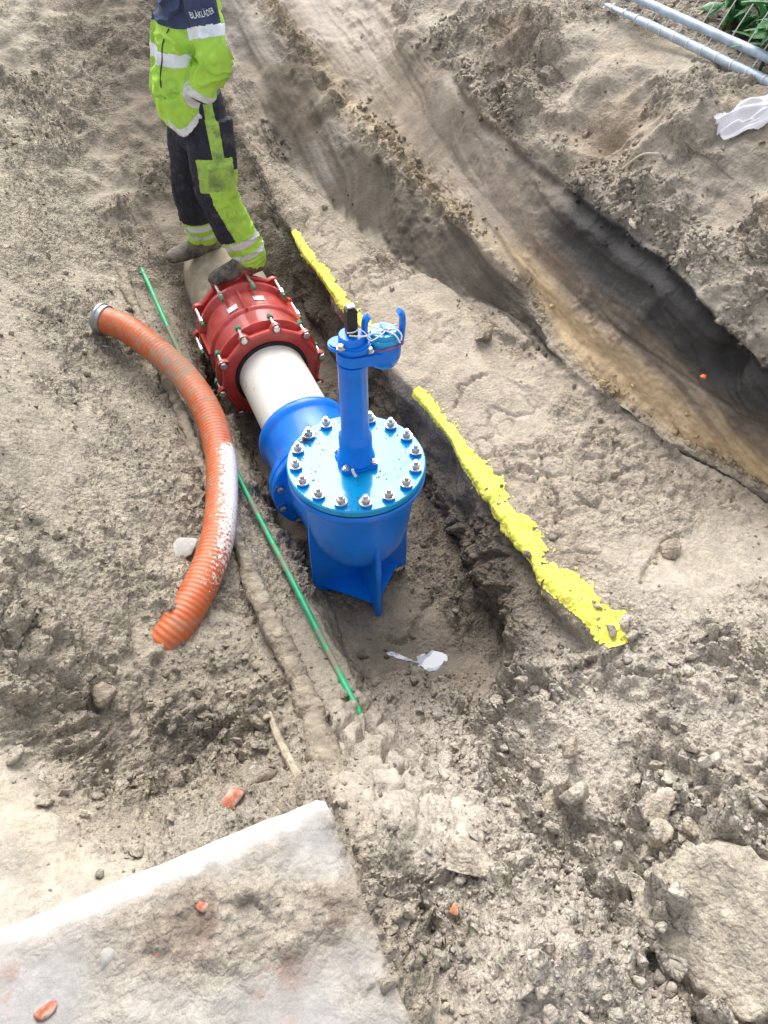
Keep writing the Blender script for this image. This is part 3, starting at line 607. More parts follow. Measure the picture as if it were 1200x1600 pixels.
# ------------------------------------------------------------------ yellow spray paint on the trench edge
def paint_strip(name,v0,v1,wfun,seed,label):
    rows = np.where((vv > v0) & (vv < v1))[0]; c0,c1 = ie-26,ie+24
    w = np.array([wfun(v) for v in vv])[:,None]
    K = 3
    sub = GP[rows[0]:rows[-1]+1,c0:c1+1]; nr = GN[rows[0]:rows[-1]+1,c0:c1+1]; se = SE[rows[0]:rows[-1]+1,c0:c1+1]; wv = np.repeat(w,NS,1)[rows[0]:rows[-1]+1,c0:c1+1]
    def up2(A):
        n,m = A.shape[:2]; y = np.linspace(0,n-1,(n-1)*K+1); x = np.linspace(0,m-1,(m-1)*K+1)
        yi = np.minimum(y.astype(int),n-2); xi = np.minimum(x.astype(int),m-2); fy = y-yi; fx = x-xi
        sh = (len(y),len(x))+(1,)*(A.ndim-2); fy = fy[:,None]; fx = fx[None]
        if A.ndim > 2: fy = fy[...,None]; fx = fx[...,None]
        return A[yi][:,xi]*(1-fy)*(1-fx)+A[yi+1][:,xi]*fy*(1-fx)+A[yi][:,xi+1]*(1-fy)*fx+A[yi+1][:,xi+1]*fy*fx
    P,N,E_,Wd = up2(sub),up2(nr),up2(se),up2(wv)
    n1 = fbm(P[...,0],P[...,1],P[...,2],9,4,seed,.62); n2 = fbm(P[...,0],P[...,1],P[...,2],60,2,seed+9)
    hi = Wd*(1+.75*n1)+.010*n2; lo = -.028-.5*Wd*np.clip(n1+.1,0,1)+.010*n2
    keep = (E_ < hi)&(E_ > lo)&(n2+.8*n1 > -.80)
    n3 = fbm(P[...,0],P[...,1],P[...,2],105,2,seed+19)
    keep |= (E_ < hi+.035)&(E_ > lo-.03)&(n3 > .42)
    P = P+N*(.004+.004*np.clip(n3+.3,0,1))[...,None]
    n,m = keep.shape; id_ = np.arange(n*m).reshape(n,m)
    kf = keep[:-1,:-1]&keep[1:,1:]
    F = np.stack([id_[:-1,:-1],id_[:-1,1:],id_[1:,1:],id_[1:,:-1]],-1)[kf]
    used = np.unique(F); mp = np.zeros(n*m,int); mp[used] = np.arange(len(used))
    o = mk(name,P.reshape(-1,3)[used],mp[F],M['yellow'],angle=None); setp(o,label,'paint marking','yellow spray paint lines'); return o
paint_strip('paint_line',1.10,2.86,lambda v: np.interp(v,[1.05,1.2,1.5,1.8,2.2,2.5,2.87],[.095,.095,.085,.075,.07,.055,.04]),201,'long bright yellow sprayed line on the trench edge beside the blue fitting')
paint_strip('paint_line',3.35,4.62,lambda v: np.interp(v,[3.3,3.6,4.0,4.5,4.65],[.075,.065,.05,.035,.015]),202,'shorter yellow sprayed line on the trench edge behind the blue hydrant post')

# ------------------------------------------------------------------ puddle
def puddle():
    r = np.where(np.abs(vv-1.62) < .22)[0]; c = np.where((GU[r[len(r)//2]] > -.22)&(GU[r[len(r)//2]] < .38))[0]
    sub = GP[r[0]:r[-1]+1,c[0]:c[-1]+1]; K = 4; n,m = sub.shape[:2]; y = np.linspace(0,n-1,(n-1)*K+1); x = np.linspace(0,m-1,(m-1)*K+1)
    yi = np.minimum(y.astype(int),n-2); xi = np.minimum(x.astype(int),m-2); fy = (y-yi)[:,None,None]; fx = (x-xi)[None,:,None]
    P = sub[yi][:,xi]*(1-fy)*(1-fx)+sub[yi+1][:,xi]*fy*(1-fx)+sub[yi][:,xi+1]*(1-fy)*fx+sub[yi+1][:,xi+1]*fy*fx
    X,Y = P[...,0],P[...,1]; nz = fbm(X,Y,0*X,16,4,77,.65)
    tail = np.exp(-(seg_dist(X,Y,[(.10,1.60),(.03,1.645),(-.04,1.70)])/.016)**2)*.62
    f = np.maximum(np.exp(-((X-.135)/.085)**2-((Y-1.605)/.062)**2),tail)+.42*nz
    keep = f > .47; lev = float(np.percentile(P[...,2][keep],45)); P[...,2] = np.maximum(P[...,2],lev)+.0025
    id_ = np.arange(P.shape[0]*P.shape[1]).reshape(P.shape[:2]); F = np.stack([id_[:-1,:-1],id_[:-1,1:],id_[1:,1:],id_[1:,:-1]],-1)[keep[:-1,:-1]&keep[1:,1:]]
    used = np.unique(F); mp = np.zeros(id_.size,int); mp[used] = np.arange(len(used))
    o = mk('puddle',P.reshape(-1,3)[used],mp[F],M['water'],angle=None)
    setp(o,'milky puddle tinted pale for sky reflection on the trench floor in front of the blue fitting','puddle',kind='structure')
puddle()

# ------------------------------------------------------------------ pipes
VY = 2.13                                                              # fitting axis
p = MB().lathe([(.16,2.60),(.19,2.60),(.19,3.62),(.16,3.62),(.16,2.60)],72,ALONG).build('white_pipe',M['pvc'])
setp(p,'short length of white plastic pipe between red coupling and blue fitting','pipe')
p = MB().lathe([(.19,3.70),(.25,3.70),(.25,3.95),(.251,4.4),(.25,6.6),(.19,6.6),(.19,3.70)],72,ALONG).build('old_pipe',M['oldpipe'])
setp(p,'old muddy beige pipe under the worker\'s boots, half covered with soil','pipe')

# ------------------------------------------------------------------ red coupling
RC = empty('pipe_coupling',(0,3.44,0),'dark red flanged pipe coupling joining white pipe to old pipe','coupling')
NB = 10
def ring_shape(n,r0,lug,sharp,seg):
    out = []
    for i in range(seg):
        a = 2*pi*i/seg; ph = (a*n/(2*pi)) % 1.0; d = min(ph,1-ph)
        flat_ = r0/ cos((ph-.5)*2*pi/n)*cos(pi/n)          # straight chords between the lugs
        b = max(0,1-(d/sharp)**2)**.5 if d < sharp else 0
        out.append((a,max(flat_*1.012,(r0-.004)+lug*b) if b > 0 else flat_*1.012))
    return out
def end_ring(y0,y1,r_in,phase):
    seg = 160; pr = ring_shape(NB,.292,.036,.17,seg); V = []; F = []
    prof = [(0,y0+.008),(-.004,y0),(None,y0),(None,y1),(-.004,y1),(0,y1-.008)]
    for a,r in pr:
        a += phase
        for d,y in ((0,y0+.007),(-.006,y0),(-.017,y0),(-.022,y0+.012),('i',y0+.012),('i',y1),(-.008,y1),(0,y1-.009)):
            rr = r_in if d == 'i' else r+d
            V.append((rr*cos(a),y,rr*sin(a)))
    for i in range(seg):
        j = (i+1) % seg
        for k in range(8):
            l = (k+1) % 8; F.append((i*8+k,j*8+k,j*8+l,i*8+l))
    return V,F
PH = radians(90)-radians(10)
prof = [(.205,.03),(.252,.045),(.256,.075),(.262,.078),(.292,.084),(.300,.088),(.300,.104),(.292,.110),(.264,.122),(.268,.20),(.272,.25),(.284,.262),(.287,.275),(.284,.288),(.272,.30),(.276,.36),(.272,.42),(.268,.465),
        (.290,.478),(.298,.485),(.298,.505),(.290,.512),(.262,.52),(.262,.60),(.22,.60)]
sl = MB().lathe(prof,96,ALONG)
for k in range(NB):                                                     # casting webs
    a = PH+2*pi*(k+.5)/NB
    T = Matrix.Rotation(-a+pi/2,4,'Y')
    if k % 2 == 0: sl.box((0,.36,.282),(.016,.22,.03),.005,T)
sl.build('sleeve',M['red'],RC)
mk('end_ring',*end_ring(.0,.034,.212,PH),M['red'],RC,angle=32)
mk('end_ring',*end_ring(.585,.622,.255,PH),M['red'],RC,angle=32)
MB().lathe([(.19,.004),(.2115,.002),(.2115,.04),(.19,.04)],64,ALONG).build('rubber_gasket',M['rubber'],RC)
MB().lathe([(.2505,.60),(.2545,.60),(.2545,.626),(.2505,.628)],64,ALONG).build('rubber_gasket',M['rubber'],RC)
def bolt_mesh_near():
    b = MB().lathe([(0,-.014),(.017,-.014),(.020,-.010),(.020,.004)],6,ALONG)
    b.lathe([(.0255,.002),(.0255,.007),(.024,.030)],18,ALONG); b.lathe([(.0095,0),(.0095,.115)],10,ALONG); return b
nb = bolt_mesh_near().build('bolt',M['steel'],RC,angle=30)
ng = MB().lathe([(.0085,.104),(.018,.104),(.018,.120),(.0115,.121),(.0115,.140),(0,.142)],8,ALONG).build('nut',M['greencap'],nb,angle=30)
fb = MB().lathe([(.0095,.405),(.0095,.60)],10,ALONG).lathe([(.0085,.458),(.0165,.458),(.0165,.475),(.0085,.475)],6,ALONG).lathe([(.0085,.437),(.015,.437),(.015,.456),(.0085,.456)],6,ALONG).lathe([(0,.412),(.0083,.413),(.0083,.44)],10,ALONG).build('bolt',M['steel'],RC,angle=30)
fg_ = MB().lathe([(0,.402),(.0105,.404),(.0105,.432),(.0085,.433)],10,ALONG).build('cap',M['greencap'],fb,angle=30)
for k in range(NB):
    a = PH+2*pi*k/NB
    for src,r in ((nb,.299),(fb,.308)):
        c = src if k == 0 else copy_part(src,RC)
        c.location = (r*cos(a),0,r*sin(a))
        if k:
            g = copy_part(ng if src is nb else fg_,c)
for a,y in ((radians(112),.335),(radians(78),.36)):
    T = Matrix.Rotation(-a+pi/2,4,'Y')
    MB().box((0,y,.2765),(.062,.045,.002),0,T).build('sticker',M['sticker'],RC)

# ------------------------------------------------------------------ blue fitting with hydrant post
HY = empty('hydrant_fitting',(0,VY,0),'glossy blue cast iron pipe end fitting with bolted lid and hydrant post','hydrant')
b = MB()
b.lathe([(0,-.06),(.08,-.055),(.13,-.035),(.175,.01),(.205,.07),(.222,.14),(.232,.22),(.240,.32),(.246,.385),(.252,.405),(.272,.418),(.283,.425),(.286,.432),(.286,.452),(.282,.458),(.24,.458)],80)
b.lathe([(.0,.02),(.175,.02),(.19,.12),(.20,.26),(.212,.36),(.228,.385),(.26,.392)],72,ALONG)
b.build('body',M['blue'],HY)
MB().lathe([(.15,.387),(.280,.387),(.287,.393),(.287,.420),(.280,.426),(.15,.426)],72,ALONG).build('flange',M['blue'],HY)
col = MB().lathe([(.15,.4275),(.282,.4275),(.287,.433),(.287,.460),(.280,.468),(.245,.474),(.232,.49),(.229,.56),(.229,.70),(.236,.715),(.246,.728),(.249,.745),(.246,.765),(.236,.778),(.215,.785),(.192,.785)],72,ALONG).build('collar',M['blue'],HY)
fbolt = MB().lathe([(0,-.020),(.013,-.020),(.0165,-.016),(.0165,0)],6,ALONG).lathe([(.023,.0),(.023,.004)],18,ALONG).build('flange_bolt',M['steel'],HY,angle=30)
for k in range(12):
    a = 2*pi*(k+.5)/12; c = fbolt if k == 0 else copy_part(fbolt,HY); c.location = (.258*cos(a),.383,.258*sin(a))
# foot: cross ribs on a base plate
for nm,(dx,dy) in (('rib',(1,0)),('rib',(-1,0)),('rib',(0,-1)),('rib',(0,1))):
    T = Matrix.Rotation(math.atan2(dy,dx),4,'Z')@Matrix.Rotation(pi/2,4,'X')
    MB().prism([(.0,-.30),(.238,-.30),(.236,.10),(.228,.24),(.05,.24),(.0,-.05)],-.013,.013,T,.004).build(nm,M['blue'],HY)
MB().prism([(.21*cos(2*pi*i/4+.0),.21*sin(2*pi*i/4)) for i in range(4)],-.30,-.285,Matrix.Translation((0,0,.048)),.004).build('base_plate',M['blue'],HY)
MB().lathe([(.24,.461),(.278,.461),(.278,.466),(.24,.466)],80).build('gasket',M['rubber'],HY)
MB().lathe([(.2,.4675),(.282,.4675),(.286,.472),(.286,.494),(.281,.500),(.12,.500),(0,.500)],96).build('lid',M['bluelid'],HY,angle=30)
lb = MB().lathe([(0,.0),(.026,.0),(.026,.0045),(.0185,.005)],20).build('lid_bolt',M['steel'],HY,angle=30)
ln = MB().lathe([(.019,.0045),(.019,.021),(.0165,.024),(.0105,.024)],6).lathe([(.0105,.0),(.0105,.036),(.008,.038),(0,.038)],12).build('nut',M['steel'],lb,angle=30)
# each lid bolt stands on a small blue boss
bs = MB().lathe([(.024,0),(.024,.010),(.021,.0125),(0,.0125)],24).build('boss',M['blue'],HY)
for k in range(16):
    a = 2*pi*(k+.42)/16
    c = lb if k == 0 else copy_part(lb,HY); c.location = (.248*cos(a),.248*sin(a),.5125); c.rotation_euler = (0,0,k*.7)
    c2 = bs if k == 0 else copy_part(bs,HY); c2.location = (.248*cos(a),.248*sin(a),.4995)
    if k: copy_part(ln,c)
# hydrant post
cf = MB()
poly = []
for i in range(48):
    a = 2*pi*i/48; q = (a/(pi/2)+.5) % 1; poly.append((a,.078+.020*max(0,cos((q-.5)*2*pi*1.0))))
cf.prism([(r*cos(a+pi/4*.9),r*sin(a+pi/4*.9)) for a,r in poly],.5005,.524,None,.005).build('post_flange',M['blue'],HY)
MB().lathe([(.05,.5245),(.078,.5245),(.074,.545),(.068,.565),(.067,.62),(.066,.64),(.058,.655),(.0555,.67),(.055,.98),(.0565,.985),(.0565,1.0),(.03,1.0)],48).build('post',M['blue'],HY)
pb = MB().lathe([(0,.018),(.006,.018),(.0065,.012),(.012,.011),(.012,.003),(.0155,.003),(.0155,0),(0,0)][::-1],12).build('flange_bolt',M['steel'],HY,angle=30)
for k in range(4):
    a = pi/4*.9+pi/2*k; c = pb if k == 0 else copy_part(pb,HY); c.location = (.083*cos(a),.083*sin(a),.525)
# head: chamber round the post plus outlet chamber beside it
def stadium(r0,r1,L,n=20):
    out = [(r0*cos(pi/2+pi*i/n),r0*sin(pi/2+pi*i/n)) for i in range(n+1)]
    out += [(L+r1*cos(-pi/2+pi*i/n),r1*sin(-pi/2+pi*i/n)) for i in range(n+1)]; return out
HT = Matrix.Rotation(radians(-6),4,'Z')
h = MB(); h.prism(stadium(.058,.063,.118),1.0,1.062,HT,.010)
h.lathe([(0,.955),(.03,.96),(.05,.975),(.060,1.0),(.0635,1.03),(.0635,1.062),(.060,1.068)],40,HT@Matrix.Translation((.118,0,0)))
h.build('head',M['blue'],HY)
tp = MB(); tp.prism([(x-.004,y) for x,y in stadium(.066,.040,.05)],1.063,1.088,HT@Matrix.Rotation(radians(168),4,'Z'),.006)
tp.lathe([(.048,1.086),(.048,1.112),(.044,1.118),(.026,1.120),(0,1.120)],32,HT).build('gland_plate',M['blue'],HY)
hb = MB().lathe([(0,.016),(.009,.016),(.0115,.013),(.0115,.003),(.0165,.003),(.0165,0),(0,0)][::-1],6).build('head_bolt',M['steel'],HY,angle=30)
for k,(x,y,z) in enumerate(((-.052,-.03,1.089),(.048,-.052,1.064),(.05,.05,1.064))):
    c = hb if k == 0 else copy_part(hb,HY); c.location = (x,y,z)
sc_ = MB().prism([(-.019,-.019),(.019,-.019),(.019,.019),(-.019,.019)],1.118,1.225,HT,.004).build('spindle_cap',M['blackcap'],HY)
MB().box((0,0,1.229),(.026,.026,.008),.002,HT).build('steel_tip',M['steel'],sc_)
cp = MB().lathe([(.058,1.066),(.060,1.070),(.060,1.083),(.055,1.090),(.050,1.092),(.050,1.104),(.046,1.110),(0,1.113)],40,HT@Matrix.Translation((.118,0,0))).build('outlet_cap',M['bluelid'],HY,angle=30)
MB().box((.118,0,1.118),(.022,.05,.016),.005,HT).build('cap_lug',M['blue'],cp)
# two claws standing on the outlet rim
def claw(s):
    c = MB(); path = [(.118+s*.064,.0,1.045),(.118+s*.068,0,1.09),(.118+s*.070,0,1.135),(.118+s*.066,0,1.163),(.118+s*.054,0,1.178)]
    sp = spline(path,14); c.tube([HT@Vector(q) for q in sp],[(.011,.020)]*3+[(.011,.021)]*6+[(.012,.020)]*3+[(.010,.016)]*2,14,True,HT.to_3x3()@Vector((1,0,0)))
    c.build('claw',M['blue'],HY)
claw(1); claw(-1)
def tie(name,pts,r,m): MB().tube([Vector(q) for q in spline(pts,30)],r,6).build(name,m,HY)
tie('tie_strap',[(-.02,-.03,1.135),(.03,-.045,1.128),(.09,-.03,1.122),(.15,-.035,1.119),(.165,-.06,1.108),(.16,-.07,1.09)],.003,M['straw'])
tie('tie_strap',[(-.024,-.02,1.14),(0,-.028,1.142),(.02,-.02,1.142),(.04,-.03,1.13),(.05,-.055,1.11),(.10,-.045,1.12),(.13,-.02,1.121),(.17,-.01,1.118)],.0025,M['straw'])
tie('tie_strap',[(.06,.012,1.13),(.10,-.02,1.123),(.14,-.055,1.112),(.155,-.075,1.085)],.003,M['straw'])
tie('cord',[(.118+.0645*cos(a),-.012+.0655*sin(a),1.066+.006*sin(3*a)) for a in np.linspace(-2.9,.3,12)],.0022,M['redtie'])
tie('label_tag',[(-.048,-.085,.545),(-.046,-.09,.53),(-.040,-.10,.515)],.006,M['straw'])
# soil crumbs fallen on the lid
def crumbs_on(name,n,fn,seed,label,rmin=.002,rmax=.008):
    r = np.random.default_rng(seed); V = []; F = []; nv = len(I1[0]); sh = [lump(I1,seed+k)[0] for k in range(5)]
    for k in range(n):
        q = fn(r); s = rmin*(rmax/rmin)**(r.random()**2); a = r.uniform(0,6.28)
        R = np.array([[cos(a),-sin(a),0],[sin(a),cos(a),0],[0,0,.55]]); V.append(sh[k % 5]@R.T*s+np.array(q)); F.append(I1[1]+k*nv)
    V = np.vstack(V); F = np.vstack(F); o = mk(name,V,F,M['soil'],angle=None)
    c = np.ones((len(V),4)); c[:,:3] = (.15,.12,.09); c[:,3] = 0; put_cols(o,c,np.full(len(V),.5)); return setp(o,label,'soil',kind='stuff')
def on_lid(r):
    while True:
        a = r.uniform(0,6.28); d = .275*sqrt(r.random()); x,y = d*cos(a),d*sin(a)
        if d < .11 and r.random() < .8: continue
        if fbm(np.array([x]),np.array([y]),np.array([0.]),9,2,5)[0] > -.12: return (x,VY+y,.501)
def on_mudbolt(r):
    return (-.148+r.normal()*.016,VY+.192+r.normal()*.014,.502+abs(r.normal())*.012)
crumbs_on('soil_specks',480,on_lid,31,'dark soil specks lying on the blue lid',.0015,.0065)
crumbs_on('soil_heap',60,on_mudbolt,32,'little heap of dark soil on a bolt at the back of the blue lid',.004,.011)
def on_pipe(r):
    a = r.normal()*.5; y = r.uniform(2.95,3.4); return (.19*sin(a),y,.19*cos(a))
crumbs_on('soil_specks',70,on_pipe,33,'dark soil specks lying on top of the white pipe',.0015,.005)

# ------------------------------------------------------------------ orange hose
HP = [(-.779,3.87,.30),(-.682,3.764,.28),(-.575,3.587,.23),(-.48,3.367,.18),(-.437,3.095,.14),(-.452,2.829,.11),(-.507,2.581,.10),(-.596,2.31,.11),(-.698,2.122,.11),(-.819,1.968,.10),(-.932,1.887,.07),(-1.037,1.866,.0)]
HO = empty('suction_hose',(-.7,2.9,0),'thick orange ribbed suction hose with white scuffs curving over the left bank','hose')
off = Vector((-.7,2.9,0))
path = spline(HP,760); L = np.concatenate([[0],np.cumsum(np.linalg.norm(np.diff(path,axis=0),axis=1))])
rad = .073+.0010*np.sin(L*2*pi/.021)*np.interp(L,[0,.5,1.0],[.3,.45,1]); rad[-3:] *= .98
hm = MB().tube([Vector(q)-off for q in path],list(rad),36); ho = hm.build('hose',M['hose'],HO,angle=None)
nvh = len(ho.data.vertices); lv = np.repeat(L,36)[:nvh]; co = np.empty(nvh*3); ho.data.vertices.foreach_get('co',co); co = co.reshape(-1,3)
cen = np.repeat(path-np.array(off),36,0)[:nvh]; nd = (co-cen)/.073
mudv = np.interp(lv,[0,.25,.40,.55,.75,1.25,1.5,1.7,1.95,2.1,2.3,2.6],[.36,.38,.50,.56,.44,.38,.40,.42,.40,.38,.40,.44])+.20*np.clip(-nd[:,2],0,1)
side = np.clip(.35+.8*nd[:,0]+.25*nd[:,2],0,1)
whv = np.interp(lv,[0,1.0,1.1,1.2,1.55,1.75,2.0,2.15,2.4],[.0,.0,.25,.58,.54,.48,.36,.1,0])*(.25+.85*side)
wa = ho.data.attributes.new('wear','FLOAT_COLOR','POINT'); wc = np.zeros((nvh,4),np.float32); wc[:,0] = mudv; wc[:,1] = whv; wc[:,3] = 1; wa.data.foreach_set('color',wc.ravel())
# clamp and lever coupling at the upper end
d0 = Vector(path[6]-path[0]).normalized(); T0 = Matrix.Translation(Vector(path[0])-off)@d0.to_track_quat('Z','X').to_matrix().to_4x4()
cl_ = MB()
cl_.lathe([(.060,-.045),(.078,-.043),(.084,-.036),(.084,-.026),(.078,-.022),(.078,-.012),(.081,-.009),(.081,.003),(.076,.006)],36,T0).lathe([(.060,-.045),(.055,-.02),(0,-.02)],36,T0)
cl_.build('coupling',M['clamp'],HO)
for ang in (2.5,3.9):
    q = [Vector((.09*cos(ang),.09*sin(ang),-.06)),Vector((.115*cos(ang),.115*sin(ang),-.03)),Vector((.135*cos(ang),.135*sin(ang),.02)),Vector((.13*cos(ang),.13*sin(ang),.06))]
    MB().tube([T0@Vector(w) for w in spline(q,10)],[(.010,.013)]*8+[(.008,.010),(.004,.006)],10).build('lever',M['clamp'],HO)

# ------------------------------------------------------------------ rod, mud caked cable, stick
RP = [(-.494,4.798,.17),(-.471,4.496,.12),(-.452,3.943,.075),(-.396,2.775,-.03),(-.35,2.077,-.055),(-.322,1.398,-.02),(-.318,1.34,-.035)]
rp = spline(RP,90)
MB().tube([Vector(q) for q in rp],.0135,12).build('marker_rod',M['green'])
setp(bpy.data.objects['marker_rod'],'long thin green rod smeared with mud lying beside the pipe','rod')
CP = [(-.607,4.62,.16),(-.592,4.201,.10),(-.561,3.565,.05),(-.551,3.063,.02),(-.547,2.642,.0),(-.517,2.334,-.01),(-.519,2.088,.0),(-.507,1.792,.03),(-.492,1.54,.05),(-.503,1.326,.09),(-.525,1.10,.2),(-.53,1.0,.25)]
cpth = spline(CP,420)
cr = .034*(1+.22*vn(cpth[:,1]*7,0*cpth[:,1],0,5)+.12*vn(cpth[:,1]*22,0*cpth[:,1],0,6))*np.interp(cpth[:,1],[1,1.6,2.3,3.4,4.6],[1.55,1.35,1.0,.9,.75])
o = MB().tube([Vector(q) for q in cpth],list(cr),20).build('buried_cable',M['mud'],angle=None)
me = o.data; n = len(me.vertices); co = np.empty(n*3); me.vertices.foreach_get('co',co); co = co.reshape(-1,3)
nn = np.empty(n*3); me.vertices.foreach_get('normal',nn); nn = nn.reshape(-1,3)
co += nn*(.024*fbm(co[:,0],co[:,1],co[:,2],14,4,7,.6)+.008*np.clip(fbm(co[:,0],co[:,1],co[:,2],60,2,8),0,1))[:,None]; me.vertices.foreach_set('co',co.ravel()); me.update()
setp(o,'mud caked cable running down the trench side under the orange hose','cable')
o = MB().tube([Vector(q) for q in spline([(-.644,1.40,.10),(-.648,1.30,.16),(-.645,1.17,.24),(-.636,1.0,.36)],24)],list(np.linspace(.011,.016,24)),8).build('stick',M['stick']); setp(o,'thin pale muddy stick leaning in the hollow behind the concrete slab','stick')
for pts,lab in (([(1.74,2.98,0),(1.79,2.93,0),(1.84,2.87,0)],'pale curved twig on the upper right bank'),([(1.04,5.36,.58),(1.10,5.31,.585),(1.16,5.25,.57)],'thin pale root sticking out of the dark clay bank')):
    pts = [(x,y,ground_z(x,y)+.012) for x,y,z in pts]
    o = MB().tube([Vector(q) for q in spline(pts,12)],.005,6).build('twig',M['twig']); setp(o,lab,'twig')

# ------------------------------------------------------------------ concrete slab in the foreground
def slab():
    x0,x1,y0,y1,zt,zb = -1.95,-.605,-.35,.84,.62,.25
    nx,ny = 190,170; X = np.linspace(x0,x1,nx); Y = np.linspace(y0,y1,ny); XX,YY = np.meshgrid(X,Y)
    nz = fbm(XX,YY,0*XX,3,3,301); n2 = fbm(XX,YY,0*XX,18,3,302)
    patchy = np.clip(.4+1.3*fbm(XX,YY,0*XX,4.5,2,303),0,1)
    f1,idr = worley(XX,YY,1/.03,304); f2,id2 = worley(XX,YY,1/.07,305)
    rub = np.exp(-((XX+.86)/.24)**2-((YY-.60+.25*(XX+.86))/.09)**2)*1.4+.7*np.clip(patchy-.2,0,1)+.5*sstep(-.66,-.61,XX+.06*nz)
    cr = np.clip(rub,0,1.3)*sstep(.80,.74,YY)
    Z = zt+.010*nz+.002*n2+cr*(.008+.008*np.clip(1-(f1/.6)**2,0,1)*(idr < .6)+.018*np.clip(1-(f2/.6)**2,0,1)*(id2 < .35)+.012*fbm(XX,YY,0*XX,14,4,309))
    # worn arris along the far edge and right edge
    dy = np.clip(.06+.02*nz-(y1-YY),0,None); Z -= dy*.7
    dx = np.clip(.020-(x1-XX),0,None); Z -= dx*1.2*np.clip(1+nz,0,2)
    V = np.stack([XX+.006*n2*(XX > x1-.03),YY+.006*fbm(XX,YY,0*XX,9,2,306)*(YY > y1-.06),Z],-1).reshape(-1,3); id_ = np.arange(nx*ny).reshape(ny,nx)
    F = np.stack([id_[:-1,:-1],id_[:-1,1:],id_[1:,1:],id_[1:,:-1]],-1).reshape(-1,4).tolist(); V = V.tolist()
    rim = list(id_[0,:])+list(id_[1:,-1])+list(id_[-1,-2::-1])+list(id_[-2:0:-1,0]); o = len(V)
    for i in rim: V.append([V[i][0],V[i][1],zb])
    for k in range(len(rim)):
        l = (k+1) % len(rim); F.append([rim[k],o+k,o+l,rim[l]])
    so = mk('concrete_slab',V,F,M['soil'],angle=50)
    n = len(V); c = np.ones((n,4)); base = np.array((.345,.335,.325)); soilc = np.array((.36,.325,.27))
    w = np.clip(cr*1.1,0,1).ravel()[:,None]; c[:nx*ny,:3] = base*(1-w)+soilc*w
    dk = (np.exp(-((XX+.86)/.22)**2-((YY-.60+.25*(XX+.86))/.10)**2)*sstep(-.2,.25,fbm(XX,YY,0*XX,9,3,307))).ravel()[:,None]*.85
    c[:nx*ny,:3] = c[:nx*ny,:3]*(1-dk)+np.array((.15,.095,.07))*dk
    rs = (sstep(.18,.42,fbm(XX+3,YY,0*XX,11,4,310,.65))*sstep(-.75,-.85,XX)*sstep(.80,.72,YY)).ravel()[:,None]*.35
    c[:nx*ny,:3] = c[:nx*ny,:3]*(1-rs)+np.array((.36,.20,.14))*rs
    gl = (sstep(-.05,.25,fbm(XX,YY,0*XX,2.2,2,308))*sstep(.55,.3,YY)).ravel()[:,None]*.6
    c[:nx*ny,:3] = c[:nx*ny,:3]*(1-gl)+np.array((.33,.325,.32))*gl
    ed = (sstep(.085,.035,y1-YY+.035*n2+.02*nz)*(.75+.5*n2)).clip(0,1).ravel()[:,None]; c[:nx*ny,:3] = c[:nx*ny,:3]*(1-ed)+np.array((.62,.60,.56))*ed  # pale far arris coloured towards white for the sun on it
    c[:,3] = 0; rg = np.full(n,.25); rg[:nx*ny] = .08+.5*np.clip(cr,0,1).ravel(); put_cols(so,c,rg)
    setp(so,'big dusty concrete slab with worn far edge painted sun white in the foreground','slab')
slab()
SLZ = .63
def chunk(name,x,y,z,r,m,label,cat,seed,sc=(1,1,.6),rz=0,cuts=9,group=None,base=None,rough=.3):
    V,F = lump(base or I2,seed,rough,cuts); V = V*np.array(sc)*r; V *= (1+.06*fbm(V[:,0]*8/r,V[:,1]*8/r,V[:,2]*8/r,1,1,seed))[:,None]
    o = mk(name,V,F,m,smooth=m is M['soil'],angle=None,loc=(x,y,z)); o.rotation_euler = (0,0,rz); return setp(o,label,cat,group)
chunk('brick_fragment',-.981,.679,SLZ+.001,.021,M['brick'],'small red brick fragment near the middle of the concrete slab','brick piece',401,(.7,1,.5),.5)
chunk('brick_fragment',-1.087,.622,SLZ-.006,.036,M['brickorange'],'flat orange brick fragment beside dark dirt on the concrete slab','brick piece',402,(1,.55,.35),.4)
chunk('stone',-1.215,.655,SLZ-.004,.055,M['concrete'],'flat grey stone on the left of the concrete slab','stone',404,(1,.75,.4),.6)
chunk('brick_fragment',-1.37,.604,SLZ-.005,.034,M['brick'],'reddish brick smear at the lower left corner of the slab','brick piece',405,(1,.5,.25),.3)
chunk('brick_fragment',-.846,1.035,ground_z(-.846,1.035)+.012,.055,M['brick'],'broken brown brick piece in the hollow behind the slab','brick piece',407,(1,.75,.6),.5)
chunk('stone',-.735,1.085,ground_z(-.735,1.085)+.025,.06,M['mud'],'squarish brown clay lump in the hollow beside the stick','clay lump',408,(1,.7,.7),.2)
chunk('stone',-.765,1.16,ground_z(-.765,1.16)+.012,.020,M['chalk'],'small whitish stone in the hollow beside the stick','stone',409,(1,.9,.7),.2)
chunk('brick_fragment',-.37,.471,ground_z(-.37,.471)+.008,.028,M['brickorange'],'small pink brick fragment on the crumbly slope right of the slab','brick piece',410,(.8,1,.6),.3)
chunk('plastic_scrap',-.521,1.375,ground_z(-.521,1.375)+.03,.020,M['redplastic'],'small red plastic scrap on the mud caked cable','scrap',412,(.55,1,.25),.3)
chunk('mortar_lump',-.735,2.33,.075,.11,M['chalk'],'pale grey mortar lump behind the bend of the orange hose','mortar lump',413,(1,.75,.35),.6,base=I3,cuts=4)
chunk('plastic_scrap',1.56,1.93,.60,.035,M['orangeplastic'],'small orange plastic scrap in the dark hole of the clay bank','scrap',414,(1,.4,.35),-.6)
